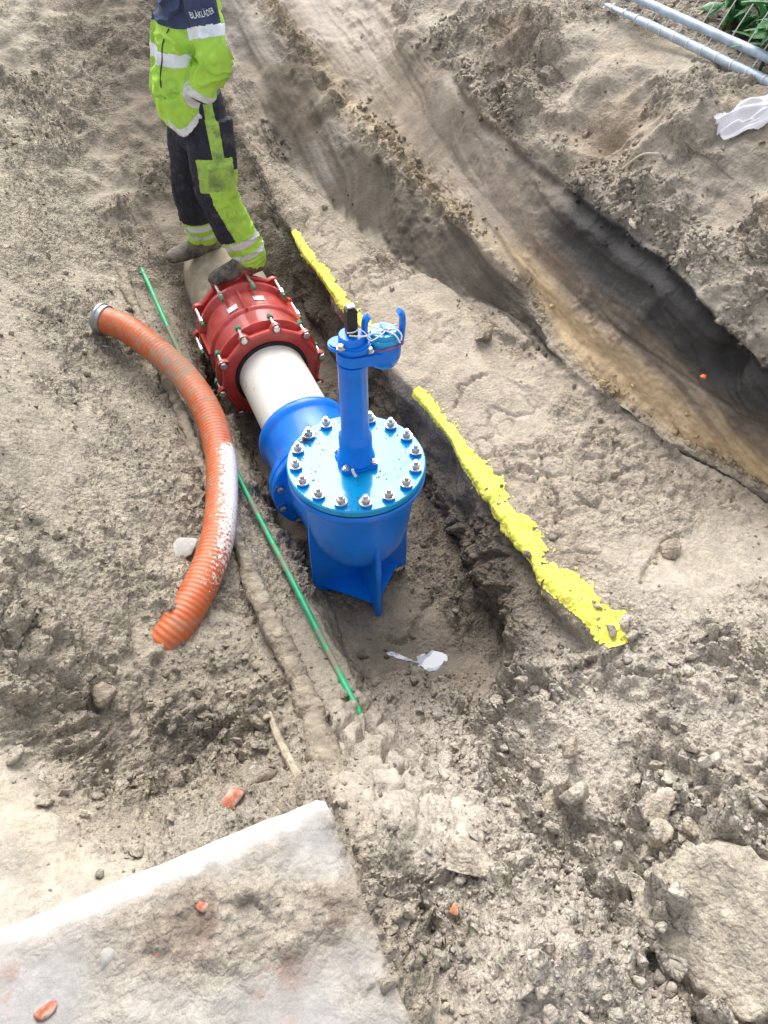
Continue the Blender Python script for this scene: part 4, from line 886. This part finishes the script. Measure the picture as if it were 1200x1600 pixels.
# big clods
def clod(x,y,r,label,seed,sc,rz=0,col=(.46,.41,.33),dz=.3,base=None,group='large clods on the near slope',cuts=5,rough_=.5,fine=.2):
    z = ground_z(x,y)+r*dz; o = chunk('soil_clod',x,y,z,r,M['soil'],label,'clod',seed,sc,rz,base=base or I3,rough=rough_,group=group,cuts=cuts)
    n = len(o.data.vertices); co = np.empty(n*3); o.data.vertices.foreach_get('co',co); co = co.reshape(-1,3)
    nz = fbm(co[:,0]/r+seed,co[:,1]/r,co[:,2]/r,3.0,5,seed,.6); co *= (1+fine*nz)[:,None]; o.data.vertices.foreach_set('co',co.ravel()); o.data.update()
    c = np.ones((n,4)); c[:,:3] = col; c[:,:3] *= (1+.2*nz)[:,None]; c[:,3] = 0; put_cols(o,c,np.full(n,.6)); return o
I4 = ico(5)
clod(.32,.13,.27,'very large pale clod of clay at the lower right corner',501,(1,1.05,.95),2.1,(.44,.40,.33),.0,I4,cuts=2,rough_=.32,fine=.07)
clod(.168,.66,.066,'upright pale clod standing alone in the middle of the near slope',502,(.85,.75,1.25),.2,(.50,.455,.38),.95,cuts=4,rough_=.35,fine=.1)
clod(.115,.69,.05,'darker clod leaning against the pale upright one',503,(1,.8,.8),.9,dz=.7)
clod(.297,.437,.052,'lumpy clod in the cluster right of the upright one',504,(1,.8,.9),.5,dz=.8)
clod(.355,.50,.055,'broad flat topped clod above the lumpy cluster',505,(1.2,.8,.7),.2,(.42,.375,.31),dz=.8)
clod(.40,.41,.032,'small round clod at the right of the cluster',506,(1,1,.8),.2,dz=.8)
clod(.24,.41,.036,'small clod at the left of the lumpy cluster',507,(1,.9,.8),.7,dz=.8)
clod(.288,.83,.055,'clod on the heap above the upright pale one',508,(1,.8,.8),.4,dz=.8)
clod(1.12,1.40,.06,'square clod on the bench below the sandy bank',510,(1,.8,.8),.4,(.42,.36,.28))
clod(-.27,.56,.08,'broken crust of clay jutting from the slope beside the slab',511,(.7,1.3,.5),.5,(.45,.40,.33),.1)
clod(-1.18,1.62,.075,'large pale clod on the loose left heap',512,(1,.9,.7),.4,(.36,.31,.24),.25)
clod(1.05,2.98,.085,'jagged clod at the foot of the lower clay bank',513,(1.2,.8,.8),.9,(.36,.31,.24),.2)
clod(1.63,2.68,.04,'small pale oval stone at the top of the dark clay band',514,(1.5,.7,.5),1.1,(.5,.45,.38),.2)

# ------------------------------------------------------------------ fence panel
FE = empty('fence_panel',(2.325,2.82,1.41),'blue grey steel temporary fence panel leaning on the upper right bank','fence')
lean = Vector((.55,0,1)).normalized(); y0f,y1f = -1.6,1.27; Hf = 1.9
def rail(a,b,name,r=.021,flat=False):
    a = Vector(a); b = Vector(b); n = 16; pts = [a.lerp(b,i/(n-1)) for i in range(n)]
    rr = [r]*n
    if flat: rr[-1] = (.008,r*.9); rr[-2] = (.016,r)
    MB().tube(pts,rr,16,True,Vector((0,0,1))).build(name,M['galv'],FE)
rail((0,y0f,0),(-.018,y1f,0),'rail',.023,True)
s2 = .082
rail(lean*s2+Vector((0.0,y0f,0)),lean*s2+Vector((-.018,y1f-.05,0)),'rail',.021)
rail(lean*Hf+Vector((0,y0f,0)),lean*Hf+Vector((-.018,y1f,0)),'rail')
rail(Vector((0,y0f+.02,0)),lean*Hf+Vector((0,y0f+.02,0)),'side_post'); rail(lean*s2+Vector((-.018,y1f-.07,0)),lean*Hf+Vector((-.018,y1f-.07,0)),'side_post')
wm = None
for k in range(27):
    y = y0f+.1+k*.108
    if wm is None: wm = MB().tube([Vector((0,0,0))-lean*.02,lean*(Hf)],.0034,6).build('wire',M['wire'],FE); wm.location = (0,y,0)
    else: w = copy_part(wm,FE); w.location = (-.018*(y-y0f)/2.9,y,0)
for k in range(4):
    s_ = .55+k*.4; MB().tube([lean*s_+Vector((.004,y0f,0)),lean*s_+Vector((-.014,y1f-.07,0))],.0026,6).build('cross_wire',M['wire'],FE)
# dark clip marks along the lower rail are welded wire ends
wl = MB().lathe([(.0238,-.004),(.0252,-.003),(.0252,.003),(.0238,.004)],18,ALONG).build('weld_band',M['wire'],FE); first = True
for k in range(27):
    y = y0f+.1+k*.108; c = wl if first else copy_part(wl,FE); first = False; c.location = (-.018*(y-y0f)/2.9,y,0)

# ------------------------------------------------------------------ plants and litter behind the fence
def leaf_mesh():
    V = []; F = []; n = 7
    for i in range(n):
        t = i/(n-1); w = .5*sin(pi*min(1,t*1.03))**.8*(.75+.25*cos(t*9))*.42
        z = -.35*t*t+.1*t
        V += [(-w,t,z-.10*w),(0,t,z+.03),(w,t,z-.10*w)]
    for i in range(n-1):
        a = i*3; F += [(a,a+1,a+4,a+3),(a+1,a+2,a+5,a+4)]
    return V,F
LV,LF = leaf_mesh(); LEAF = None
def plant(x,y,n,h,spread,label,seed):
    global LEAF
    r = np.random.default_rng(seed); z = ground_z(x,y); E_ = empty('leafy_plant',(x,y,z),label,'plant','green plants behind the fence')
    nst = 5
    tips = [Vector((r.normal()*spread,r.normal()*spread,h*r.uniform(.6,1))) for _ in range(nst)]
    for tp_ in tips: MB().tube([Vector((tp_.x*f*f,tp_.y*f*f,tp_.z*f-.02)) for f in (0,.35,.7,1)],[.007,.006,.005,.003],6).build('stem',M['stem'],E_)
    for k in range(n):
        tp_ = tips[k % nst]; f = r.uniform(.3,1.0); base = Vector((tp_.x*f*f,tp_.y*f*f,tp_.z*f))
        a = r.uniform(0,6.28); s = r.uniform(.11,.21)
        if LEAF is None: o = mk('leaf',LV,LF,M['leaf'],E_,angle=None); LEAF = o
        else: o = copy_part(LEAF,E_)
        o.location = base; o.rotation_euler = (r.uniform(-.5,.5),r.uniform(-.5,.5),a); o.scale = (s,s,s)
plant(2.72,3.60,70,.42,.20,'large leafed green plant at the top edge behind the fence',61)
plant(2.47,3.03,46,.30,.10,'small fern like green plant at the right edge behind the fence',62)
plant(3.05,3.45,60,.4,.22,'bushy green plant furthest behind the fence',63)
plant(2.70,3.28,60,.34,.16,'spreading green plant between the two others behind the fence',65)
def litter():
    r = np.random.default_rng(64); V = []; F = []; b = np.array([(-.5,0,0),(0,-.3,.12),(.6,0,0),(0,.32,.1)])
    for k in range(1500):
        x,y = r.uniform(2.40,4.4),r.uniform(2.0,5.8); j = int(np.argmin(np.abs(vv-y))); i = int(np.argmin(np.abs(GP[j,:,0]-x))); z = GP[j,i,2]+.01
        a = r.uniform(0,6.28); s = r.uniform(.025,.06); t = r.uniform(-.5,.5)
        R = np.array([[cos(a),-sin(a),0],[sin(a),cos(a),0],[0,0,1]])@np.array([[1,0,0],[0,cos(t),-sin(t)],[0,sin(t),cos(t)]])
        V.append(b@R.T*s+np.array((x,y,z))); o = k*4; F += [(o,o+1,o+2),(o,o+2,o+3)]
    setp(mk('leaf_litter',np.vstack(V),np.array(F),M['litter'],angle=None),'dry brown leaves on the dark ground behind the fence','leaves',kind='stuff')
litter()

# ------------------------------------------------------------------ white cloth
def cloth():
    nx,ny = 90,60; X,Y = np.meshgrid(np.linspace(0,1,nx),np.linspace(0,1,ny))
    lenx = .50; wid = .065*(.45+.75*np.sin(pi*np.clip(X*.9+.08,0,1)))
    wx_ = 2.04+.26*X; yy = 2.75-.24*X+(Y-.5)*wid*2*(1+.25*vn(X*4,Y*0,0,7))
    zz = np.zeros_like(X)
    for j in range(ny):
        for i in range(0,nx):
            jj = int(np.argmin(np.abs(vv-yy[j,i]))); ii = int(np.argmin(np.abs(GP[jj,:,0]-wx_[j,i]))); zz[j,i] = GP[jj,ii,2]
    for _ in range(150): zz[1:-1,1:-1] = .25*(zz[:-2,1:-1]+zz[2:,1:-1]+zz[1:-1,:-2]+zz[1:-1,2:])
    edge = np.minimum(1,4*np.minimum(Y,1-Y))
    zz += .035+edge*(.035*np.abs(vn(X*3.5+2*Y,Y*3,0,8))+.016*np.abs(vn(X*7,Y*7-4*X,3,9)))
    o = mk('rag',np.stack([wx_,yy,zz],-1).reshape(-1,3),np.stack([(a:=np.arange(nx*ny).reshape(ny,nx))[:-1,:-1],a[:-1,1:],a[1:,1:],a[1:,:-1]],-1).reshape(-1,4),M['cloth'],angle=None)
    sm = o.modifiers.new('thickness','SOLIDIFY'); sm.thickness = .004
    setp(o,'crumpled white cloth lying on the upper right bank','cloth')
cloth()

# ------------------------------------------------------------------ worker
def ellipsoid(mb,c,r,seg=24,rings=14,T=None):
    prof = [(sin(pi*i/rings),-cos(pi*i/rings)) for i in range(rings+1)]; prof[0] = (0,-1); prof[-1] = (0,1)
    X = Matrix.Translation(c)@(T or Matrix.Identity(4))@Matrix.Diagonal((r[0],r[1],r[2],1)); mb.lathe(prof,seg,X)
def remeshed(mb,vox,smooth=4):
    me = bpy.data.meshes.new('tmp'); me.from_pydata([tuple(v) for v in mb.V],[],mb.F); me.update()
    o = bpy.data.objects.new('tmp',me); COL.objects.link(o)
    m = o.modifiers.new('r','REMESH'); m.mode = 'VOXEL'; m.voxel_size = vox
    s = o.modifiers.new('s','SMOOTH'); s.factor = .5; s.iterations = smooth
    dg = bpy.context.evaluated_depsgraph_get(); ev = o.evaluated_get(dg); m2 = ev.to_mesh()
    n = len(m2.vertices); V = np.empty(n*3); m2.vertices.foreach_get('co',V); N = np.empty(n*3); m2.vertices.foreach_get('normal',N)
    F = [tuple(p.vertices) for p in m2.polygons]; ev.to_mesh_clear(); bpy.data.objects.remove(o); bpy.data.meshes.remove(me)
    Fq = np.array([f if len(f) == 4 else (f[0],f[1],f[2],f[2]) for f in F])
    return V.reshape(-1,3),N.reshape(-1,3),Fq
def piece(name,V,F,keep,m,parent,label=None,inset=0):
    f = F[keep]
    if len(f) == 0: return None
    used = np.unique(f); mp = np.zeros(len(V),int); mp[used] = np.arange(len(used)); g = mp[f]
    tri = [tuple(dict.fromkeys(r)) for r in g.tolist()]
    o = mk(name,V[used].tolist(),tri,m,parent,angle=None)
    if label: o['label'] = label
    return o
def axis_param(P,pts):
    """nearest polyline parameter (0..n-1), distance and foot point"""
    best = np.full(len(P),9.); tt = np.zeros(len(P)); ft = np.zeros_like(P)
    for i,(a,b) in enumerate(zip(pts[:-1],pts[1:])):
        a = np.array(a); b = np.array(b); e = b-a; t = np.clip(((P-a)@e)/(e@e),0,1); q = a+t[:,None]*e; d = np.linalg.norm(P-q,axis=1)
        m = d < best; best = np.where(m,d,best); tt = np.where(m,i+t,tt); ft = np.where(m[:,None],q,ft)
    return tt,best,ft
# joints (world): he faces -x, his left side towards the camera (-y)
PE_O = Vector((-.03,4.3,.24))
def w(p): return tuple(Vector(p)-PE_O)
LSH,LEL,LWR = w((.055,4.12,1.63)),w((.055,4.055,1.415)),w((-.035,4.085,1.265))
RSH,REL,RWR = w((.02,4.49,1.62)),w((.06,4.55,1.40)),w((-.09,4.50,1.27))
LHI,LKN,LAN = w((.01,4.21,1.06)),w((-.015,4.13,.74)),w((.095,4.10,.345))
RHI,RKN,RAN = w((-.03,4.40,1.06)),w((-.095,4.45,.68)),w((-.085,4.50,.32))
PEL,WAI,CHE,NEC,HEA = w((-.02,4.305,1.06)),w((-.055,4.305,1.24)),w((-.01,4.305,1.50)),w((.045,4.30,1.73)),w((.0,4.30,1.89))
FRONT = Vector((-1,0,0))
# body under the clothes: one continuous surface with head and hands
bd = MB(); seg = 16
bd.tube([PEL,WAI,CHE,Vector(NEC)-Vector((0,0,.08))],[(.10,.14),(.09,.13),(.11,.17),(.07,.12)],20,True,FRONT)
bd.tube([Vector(NEC)-Vector((0,0,.12)),NEC,HEA],[.062,.058,.055],16)
ellipsoid(bd,Vector(HEA),(.098,.076,.122)); ellipsoid(bd,Vector(HEA)+Vector((-.03,0,-.05)),(.068,.058,.068))
bd.tube([Vector(HEA)+Vector((-.092,0,.018)),Vector(HEA)+Vector((-.112,0,-.012)),Vector(HEA)+Vector((-.117,0,-.028)),Vector(HEA)+Vector((-.09,0,-.034))],[.010,.014,.018,.012],8)
for s in (-1,1): ellipsoid(bd,Vector(HEA)+Vector((.008,s*.078,-.005)),(.020,.010,.032)); ellipsoid(bd,Vector(HEA)+Vector((-.088,s*.03,.022)),(.010,.018,.007))
ellipsoid(bd,Vector(HEA)+Vector((-.092,0,-.062)),(.012,.026,.007)); ellipsoid(bd,Vector(HEA)+Vector((-.09,0,-.072)),(.012,.022,.007))
for a,b,c in ((LSH,LEL,LWR),(RSH,REL,RWR)):
    bd.tube([a,Vector(a).lerp(Vector(b),.5),b,Vector(b).lerp(Vector(c),.5),c],[.052,.048,.042,.040,.030],14)
    d = (Vector((-.10,.95 if c is LWR else -.95,-.30))).normalized(); hc = Vector(c)+d*.05
    bd.tube([c,hc,hc+d*.045],[(.036,.020),(.042,.018),(.038,.015)],14,True,Vector((1,0,0)))
    for k,(o_,l_) in enumerate(((-.030,.055),(-.010,.066),(.010,.062),(.029,.048))):
        s0 = hc+d*.035+Vector((1,0,0))*o_; bd.tube([s0,s0+d*l_*.5,s0+d*l_*.8+Vector((0,0,-.012)),s0+d*l_+Vector((0,0,-.028))],[.0095,.009,.0085,.007],8)
    s0 = Vector(c)+d*.02; sd = Vector((-.03,0,0)); bd.tube([s0+sd*.6,s0+sd+d*.03,s0+sd*1.1+d*.06],[.012,.010,.008],8)
for a,b,c in ((LHI,LKN,LAN),(RHI,RKN,RAN)):
    bd.tube([a,Vector(a).lerp(Vector(b),.5),b,Vector(b).lerp(Vector(c),.35),c],[.085,.075,.055,.056,.036],16)
    f0 = Vector(c)+Vector((0,0,-.065)); bd.tube([Vector(c)+Vector((.0,0,-.02)),f0+Vector((-.04,0,-.005)),f0+Vector((-.10,0,-.012))],[.030,.024,.018],12)
bV,bN,bF = remeshed(bd,.007,3)
PERSON = piece('person',bV,bF,np.ones(len(bF),bool),M['skin'],None); PERSON.location = PE_O
setp(PERSON,'worker in muddy yellow green and navy work clothes standing on the old pipe','person')
# hair
hr = MB(); ellipsoid(hr,Vector(HEA)+Vector((.012,0,.02)),(.102,.083,.118)); hV,hN,hF = remeshed(hr,.008,2); hc = hV[hF].mean(1)-np.array(HEA)
piece('hair',hV,hF,(hc[:,2] > .045)|((hc[:,0] > .02)&(hc[:,2] > -.055)),M['hair'],PERSON)

# ---- trousers
tr = MB()
tr.tube([Vector(PEL)+Vector((0,0,.16)),Vector(PEL)+Vector((0,0,.06)),Vector(PEL)+Vector((.005,0,-.06)),Vector(PEL)+Vector((0,0,-.13))],[(.135,.185),(.145,.195),(.145,.195),(.10,.15)],28,True,FRONT)
def leg(a,b,c,cuff):
    a,b,c = Vector(a),Vector(b),Vector(c); e = c+Vector((.0,0,-.015))
    pts = spline([a+Vector((0,0,.04)),a.lerp(b,.5),b,b.lerp(c,.5),c+Vector((.008,0,.05)),e],24)
    ra = np.interp(np.linspace(0,1,24),[0,.2,.4,.6,.8,1],[.130,.128,.112,.108,.098,cuff]); rb = np.interp(np.linspace(0,1,24),[0,.2,.4,.6,.8,1],[.112,.110,.098,.095,.088,cuff*.92])
    tr.tube([Vector(q) for q in pts],list(zip(ra,rb)),24,True,FRONT)
leg(LHI,LKN,LAN,.094); leg(RHI,RKN,RAN,.088)
# cargo pocket bulge on the left thigh
lt = Vector(LHI).lerp(Vector(LKN),.66); tr.box(lt+Vector((.012,-.104,-.01)),(.145,.036,.20),.012,None)
tV,tN,tF = remeshed(tr,.005,4)
side_l = tV[:,1] < (.0+.02)      # camera-side leg
def wrinkle(P,N,ax,amp,seed):
    tt,dd,ft = ax
    n = fbm(P[:,0],P[:,1],P[:,2],7,3,seed); k = vn(P[:,0]*6+4*n,P[:,1]*6,P[:,2]*16+3*n,seed+1)
    rid = (1-np.abs(k))**2
    return P+N*(amp*(rid-.5)+amp*.8*n)[:,None]
axl = axis_param(tV,[LHI,LKN,LAN]); axr = axis_param(tV,[RHI,RKN,RAN]); isL = axl[1] < axr[1]
t_ = np.where(isL,axl[0],axr[0])
amp = np.interp(t_,[0,.5,1,1.5,1.8,2.0],[.006,.007,.010,.009,.014,.012])
tV2 = wrinkle(tV,tN,axl,1.0,601)-tV; tV = tV+tV2*amp[:,None]
fc = tV[tF].mean(1); tt = t_[tF].mean(1); fL = isL[tF].mean(1) > .5
ft = np.where(fL[:,None],axl[2][tF].mean(1),axr[2][tF].mean(1)); rel = fc-ft
ang = np.degrees(np.arctan2(rel[:,0],np.where(fL,-rel[:,1],rel[:,1])))          # 0 = outer side, + = back, - = front
cls = np.zeros(len(tF),int)                                                     # 0 navy
wob = 4*vn(fc[:,0]*12,fc[:,1]*12,fc[:,2]*12,640)
stripe = (tt < .46)&(np.abs(ang-4+14*(.3-tt)) < 17); cls[stripe] = 1
pocket = (tt > .42)&(tt < .92)&(ang > -60)&(ang < 50); cls[pocket] = 2
back_ = ((tt > .62)&(tt < .90)&(ang >= 50)&(ang < 115))|((tt >= .90)&(ang > np.interp(tt,[.9,1.0,1.6],[-34,-30,-20])+wob)&(ang < 150))
low = tt > 1.60; cls[back_] = 3; cls[low] = 3
cls[(tt > 1.63)&(tt < 1.73)] = 4; cls[(tt > 1.83)&(tt < 1.90)] = 4
z_hi = tV[tF][:,:,2].mean(1) > (LHI[2]+.02); cls[z_hi&(cls != 0)&~stripe] = 0
for k,nm,mm,lab in ((0,'trousers',M['navy'],'black navy trouser cloth'),(1,'side_stripe',M['hivisdirty'],'muddy yellow green stripe on the hip'),(2,'cargo_pocket',M['hivisdirty'],'muddy yellow green thigh pocket'),
                    (3,'trouser_panel',M['hivis'],'yellow green lower leg panel'),(4,'reflective_band',M['tapedirty'],'soiled white reflective bands at the ankles')):
    if k == 0: piece(nm,tV,tF,cls == k,mm,PERSON,lab); continue
    for sd in (fL,~fL):
        if k == 4:
            for lo_,hi_ in ((1.6,1.78),(1.78,2.1)): piece(nm,tV,tF,(cls == k)&sd&(tt > lo_)&(tt <= hi_),mm,PERSON,lab)
        else: piece(nm,tV,tF,(cls == k)&sd,mm,PERSON,lab)
# pocket flap
# ---- jacket
jk = MB()
jk.tube([Vector(PEL)+Vector((-.035,0,-.06)),Vector(PEL)+Vector((-.04,0,.05)),Vector(WAI)+Vector((-.03,0,0)),Vector(WAI).lerp(Vector(CHE),.5)+Vector((-.02,0,0)),CHE,Vector(CHE)+Vector((.02,0,.11)),Vector(NEC)+Vector((.0,0,-.045)),Vector(NEC)+Vector((.0,0,.02))],
        [(.138,.190),(.145,.195),(.142,.192),(.140,.192),(.138,.188),(.118,.17),(.082,.10),(.075,.078)],32,True,FRONT)
def sleeve(a,b,c):
    a,b,c = Vector(a),Vector(b),Vector(c)
    pts = spline([a+Vector((0,0,.03)),a.lerp(b,.5),b,b.lerp(c,.5),c],26)
    r = np.interp(np.linspace(0,1,26),[0,.25,.5,.75,.93,1],[.080,.078,.077,.074,.066,.058])
    jk.tube([Vector(q) for q in pts],list(r),22,True,Vector((0,1,0)))
    ellipsoid(jk,a,(.088,.084,.095))
sleeve(LSH,LEL,LWR); sleeve(RSH,REL,RWR)
jV,jN,jF = remeshed(jk,.005,5)
arml = axis_param(jV,[LSH,LEL,LWR]); armr = axis_param(jV,[RSH,REL,RWR])
onL = arml[1] < .096; onR = armr[1] < .096
n1 = fbm(jV[:,0],jV[:,1],jV[:,2],5,3,701); kk = vn(jV[:,0]*4+3*n1,jV[:,1]*4,jV[:,2]*9+2.5*jV[:,0]*4+3*n1,702); rid = (1-np.abs(kk))**2.2
kz = vn(jV[:,0]*10+2*n1,jV[:,1]*10,jV[:,2]*4,703)
amp = np.where(onL,np.interp(arml[0],[0,.6,1,1.5,2],[.010,.018,.026,.022,.014]),.022)
jV = jV+jN*(1.3*amp*(rid-.45)+amp*.7*n1+.006*kz)[:,None]
cz = np.array(PEL)[2]+.19+.28*(jV[:,0]+.10)+.02*vn(jV[:,0]*6,jV[:,1]*6,0,711)
jV = jV-jN*(.018*np.exp(-((jV[:,2]-cz)/.012)**2)*(~onL)*(jV[:,1] < .02))[:,None]
fc = jV[jF].mean(1); tl = arml[0][jF].mean(1); fl = onL[jF].mean(1) > .5; fr = onR[jF].mean(1) > .5
dl = fc-arml[2][jF].mean(1)
# hem: lifted where the hand goes in the pocket
hem = PEL[2]+.075+.09*sstep(-.10,.10,fc[:,0])+.03*vn(fc[:,0]*7,fc[:,1]*7,0,705)-.075*np.exp(-((fc[:,0]+.13)/.08)**2-((fc[:,1]+.16)/.10)**2)
keep = (fc[:,2] > hem)|fl|fr
cl_j = np.zeros(len(jF),int)                                             # 0 hi-vis
z = fc[:,2]; zc = CHE[2]
tors = ~fl&~fr
cl_j[tors&(z > zc+.035)] = 1                                             # navy yoke
cl_j[tors&(z > zc-.125)&(z < zc-.065)] = 2                               # chest band
cl_j[tors&(z > WAI[2]-.045)&(z < WAI[2]+.015)&(fc[:,0] < -.14)&(fc[:,1] > .10)] = 2
cl_j[tors&(z < hem+.042)&(fc[:,0] > -.16)] = 5                           # hem tape
for side,tp_ in ((fl,tl),(fr,armr[0][jF].mean(1))):
    bk = (fc[:,0]-np.where(side,arml[2][jF].mean(1)[:,0] if side is fl else armr[2][jF].mean(1)[:,0],0)) > .058
    cl_j[side&(tp_ < .36)&~bk] = 1
    cl_j[side&(tp_ >= .36)&(tp_ < .58)] = 2
    dist_ = (arml if side is fl else armr)[1][jF].mean(1)
    cl_j[side&(tp_ > 1.80)&(dist_ < .078)] = 5
for k,nm,mm,lab in ((0,'jacket',M['hivis'],'yellow green jacket cloth'),(1,'yoke',M['navyblue'],'navy shoulder and collar panel'),(2,'reflective_band',M['tape'],'white reflective bands on chest and sleeve'),(5,'hem_tape',M['tapedirty'],'greyish hem and cuff tape')):
    o = piece(nm,jV,jF,keep&(cl_j == k),mm,PERSON,lab)
    sm = o.modifiers.new('thickness','SOLIDIFY'); sm.thickness = .004; sm.offset = -1
cuff = MB(); d = (Vector(LWR)-Vector(LEL)).normalized(); cuff.tube([Vector(LWR)-d*.006,Vector(LWR)+d*.012],[.058,.054],22); cuff.build('cuff',M['navy'],PERSON)
bv = BVHTree.FromPolygons([tuple(q) for q in jV],[tuple(dict.fromkeys(f)) for f in jF.tolist()])
# front zip
zp = []
for k in range(26):
    zz = CHE[2]+.03-.30*k/25; h = bv.ray_cast(Vector((-.6,-.10+.01*sin(k*.5),zz)),Vector((1,.0,0)))
    if h[0] is not None: zp.append(h[0]+h[1]*.002)
if len(zp) > 3: MB().tube([Vector(q) for q in spline([tuple(q) for q in zp[::5]],30)],.0032,6).build('zip',M['zip'],PERSON)
# lettering on the upper sleeve
cu = bpy.data.curves.new('lettering','FONT'); cu.body = 'BLÅKLÄDER'; cu.size = .034; cu.align_x = 'CENTER'; cu.align_y = 'CENTER'; cu.resolution_u = 2
to = bpy.data.objects.new('tmp_text',cu); COL.objects.link(to); dg = bpy.context.evaluated_depsgraph_get(); me = to.evaluated_get(dg).to_mesh()
tv = [v.co.copy() for v in me.vertices]; tf = [tuple(p.vertices) for p in me.polygons]; bpy.data.objects.remove(to)
c0 = Vector((.035,4.02,1.615))-PE_O; ex = Vector((.95,0,.20)).normalized(); ey = Vector((-.20,0,.95)).normalized()
out = []
for v in tv:
    q = c0+ex*(v.x*.58)+ey*v.y; h = bv.ray_cast(Vector((q.x,-.9,q.z)),Vector((0,1,0))); out.append((h[0] or q)+Vector((0,-.004,0)))
mk('lettering',out,tf,M['letter'],PERSON,smooth=False)
# ---- boots
def boot(an,rz,name_label,zs):
    an = Vector(an); mb = MB(); R = Matrix.Rotation(rz,4,'Z')
    # sections along the foot: x forward = -x
    secs = [(.10,.032,.05),(.08,.046,.085),(.03,.050,.125),(-.03,.049,.128),(-.08,.053,.105),(-.13,.058,.085),(-.18,.057,.074),(-.215,.044,.060),(-.236,.022,.036)]
    P = []; r = []
    for x,wd,hh in secs: P.append(Vector((x,0,hh/2+.012))); r.append((wd,hh/2+.006))
    T = Matrix.Translation((an.x,an.y,zs))@R
    mb.tube(P,r,20,True,Vector((0,1,0)),T)
    mb.tube([Vector((.03,0,.06)),Vector((.03,0,.11)),Vector((.035,0,.17)),Vector((.03,0,.21))],[(.066,.054),(.064,.054),(.062,.056),(.060,.054)],20,True,Vector((1,0,0)),T)
    V,N,F = remeshed(mb,.006,3); V = V+N*(.003*fbm(V[:,0],V[:,1],V[:,2],30,3,810))[:,None]; c = V[F].mean(1)
    b_ = piece('boot',V,F,c[:,2] > zs+.020,M['boot'],PERSON,name_label)
    piece('sole',V,F,c[:,2] <= zs+.020,M['sole'],b_)
boot(Vector((.075,4.085,0))-PE_O,radians(8),'muddy left boot',.247-PE_O.z)
boot(Vector((-.085,4.50,0))-PE_O,radians(2),'muddy right boot',.195-PE_O.z)
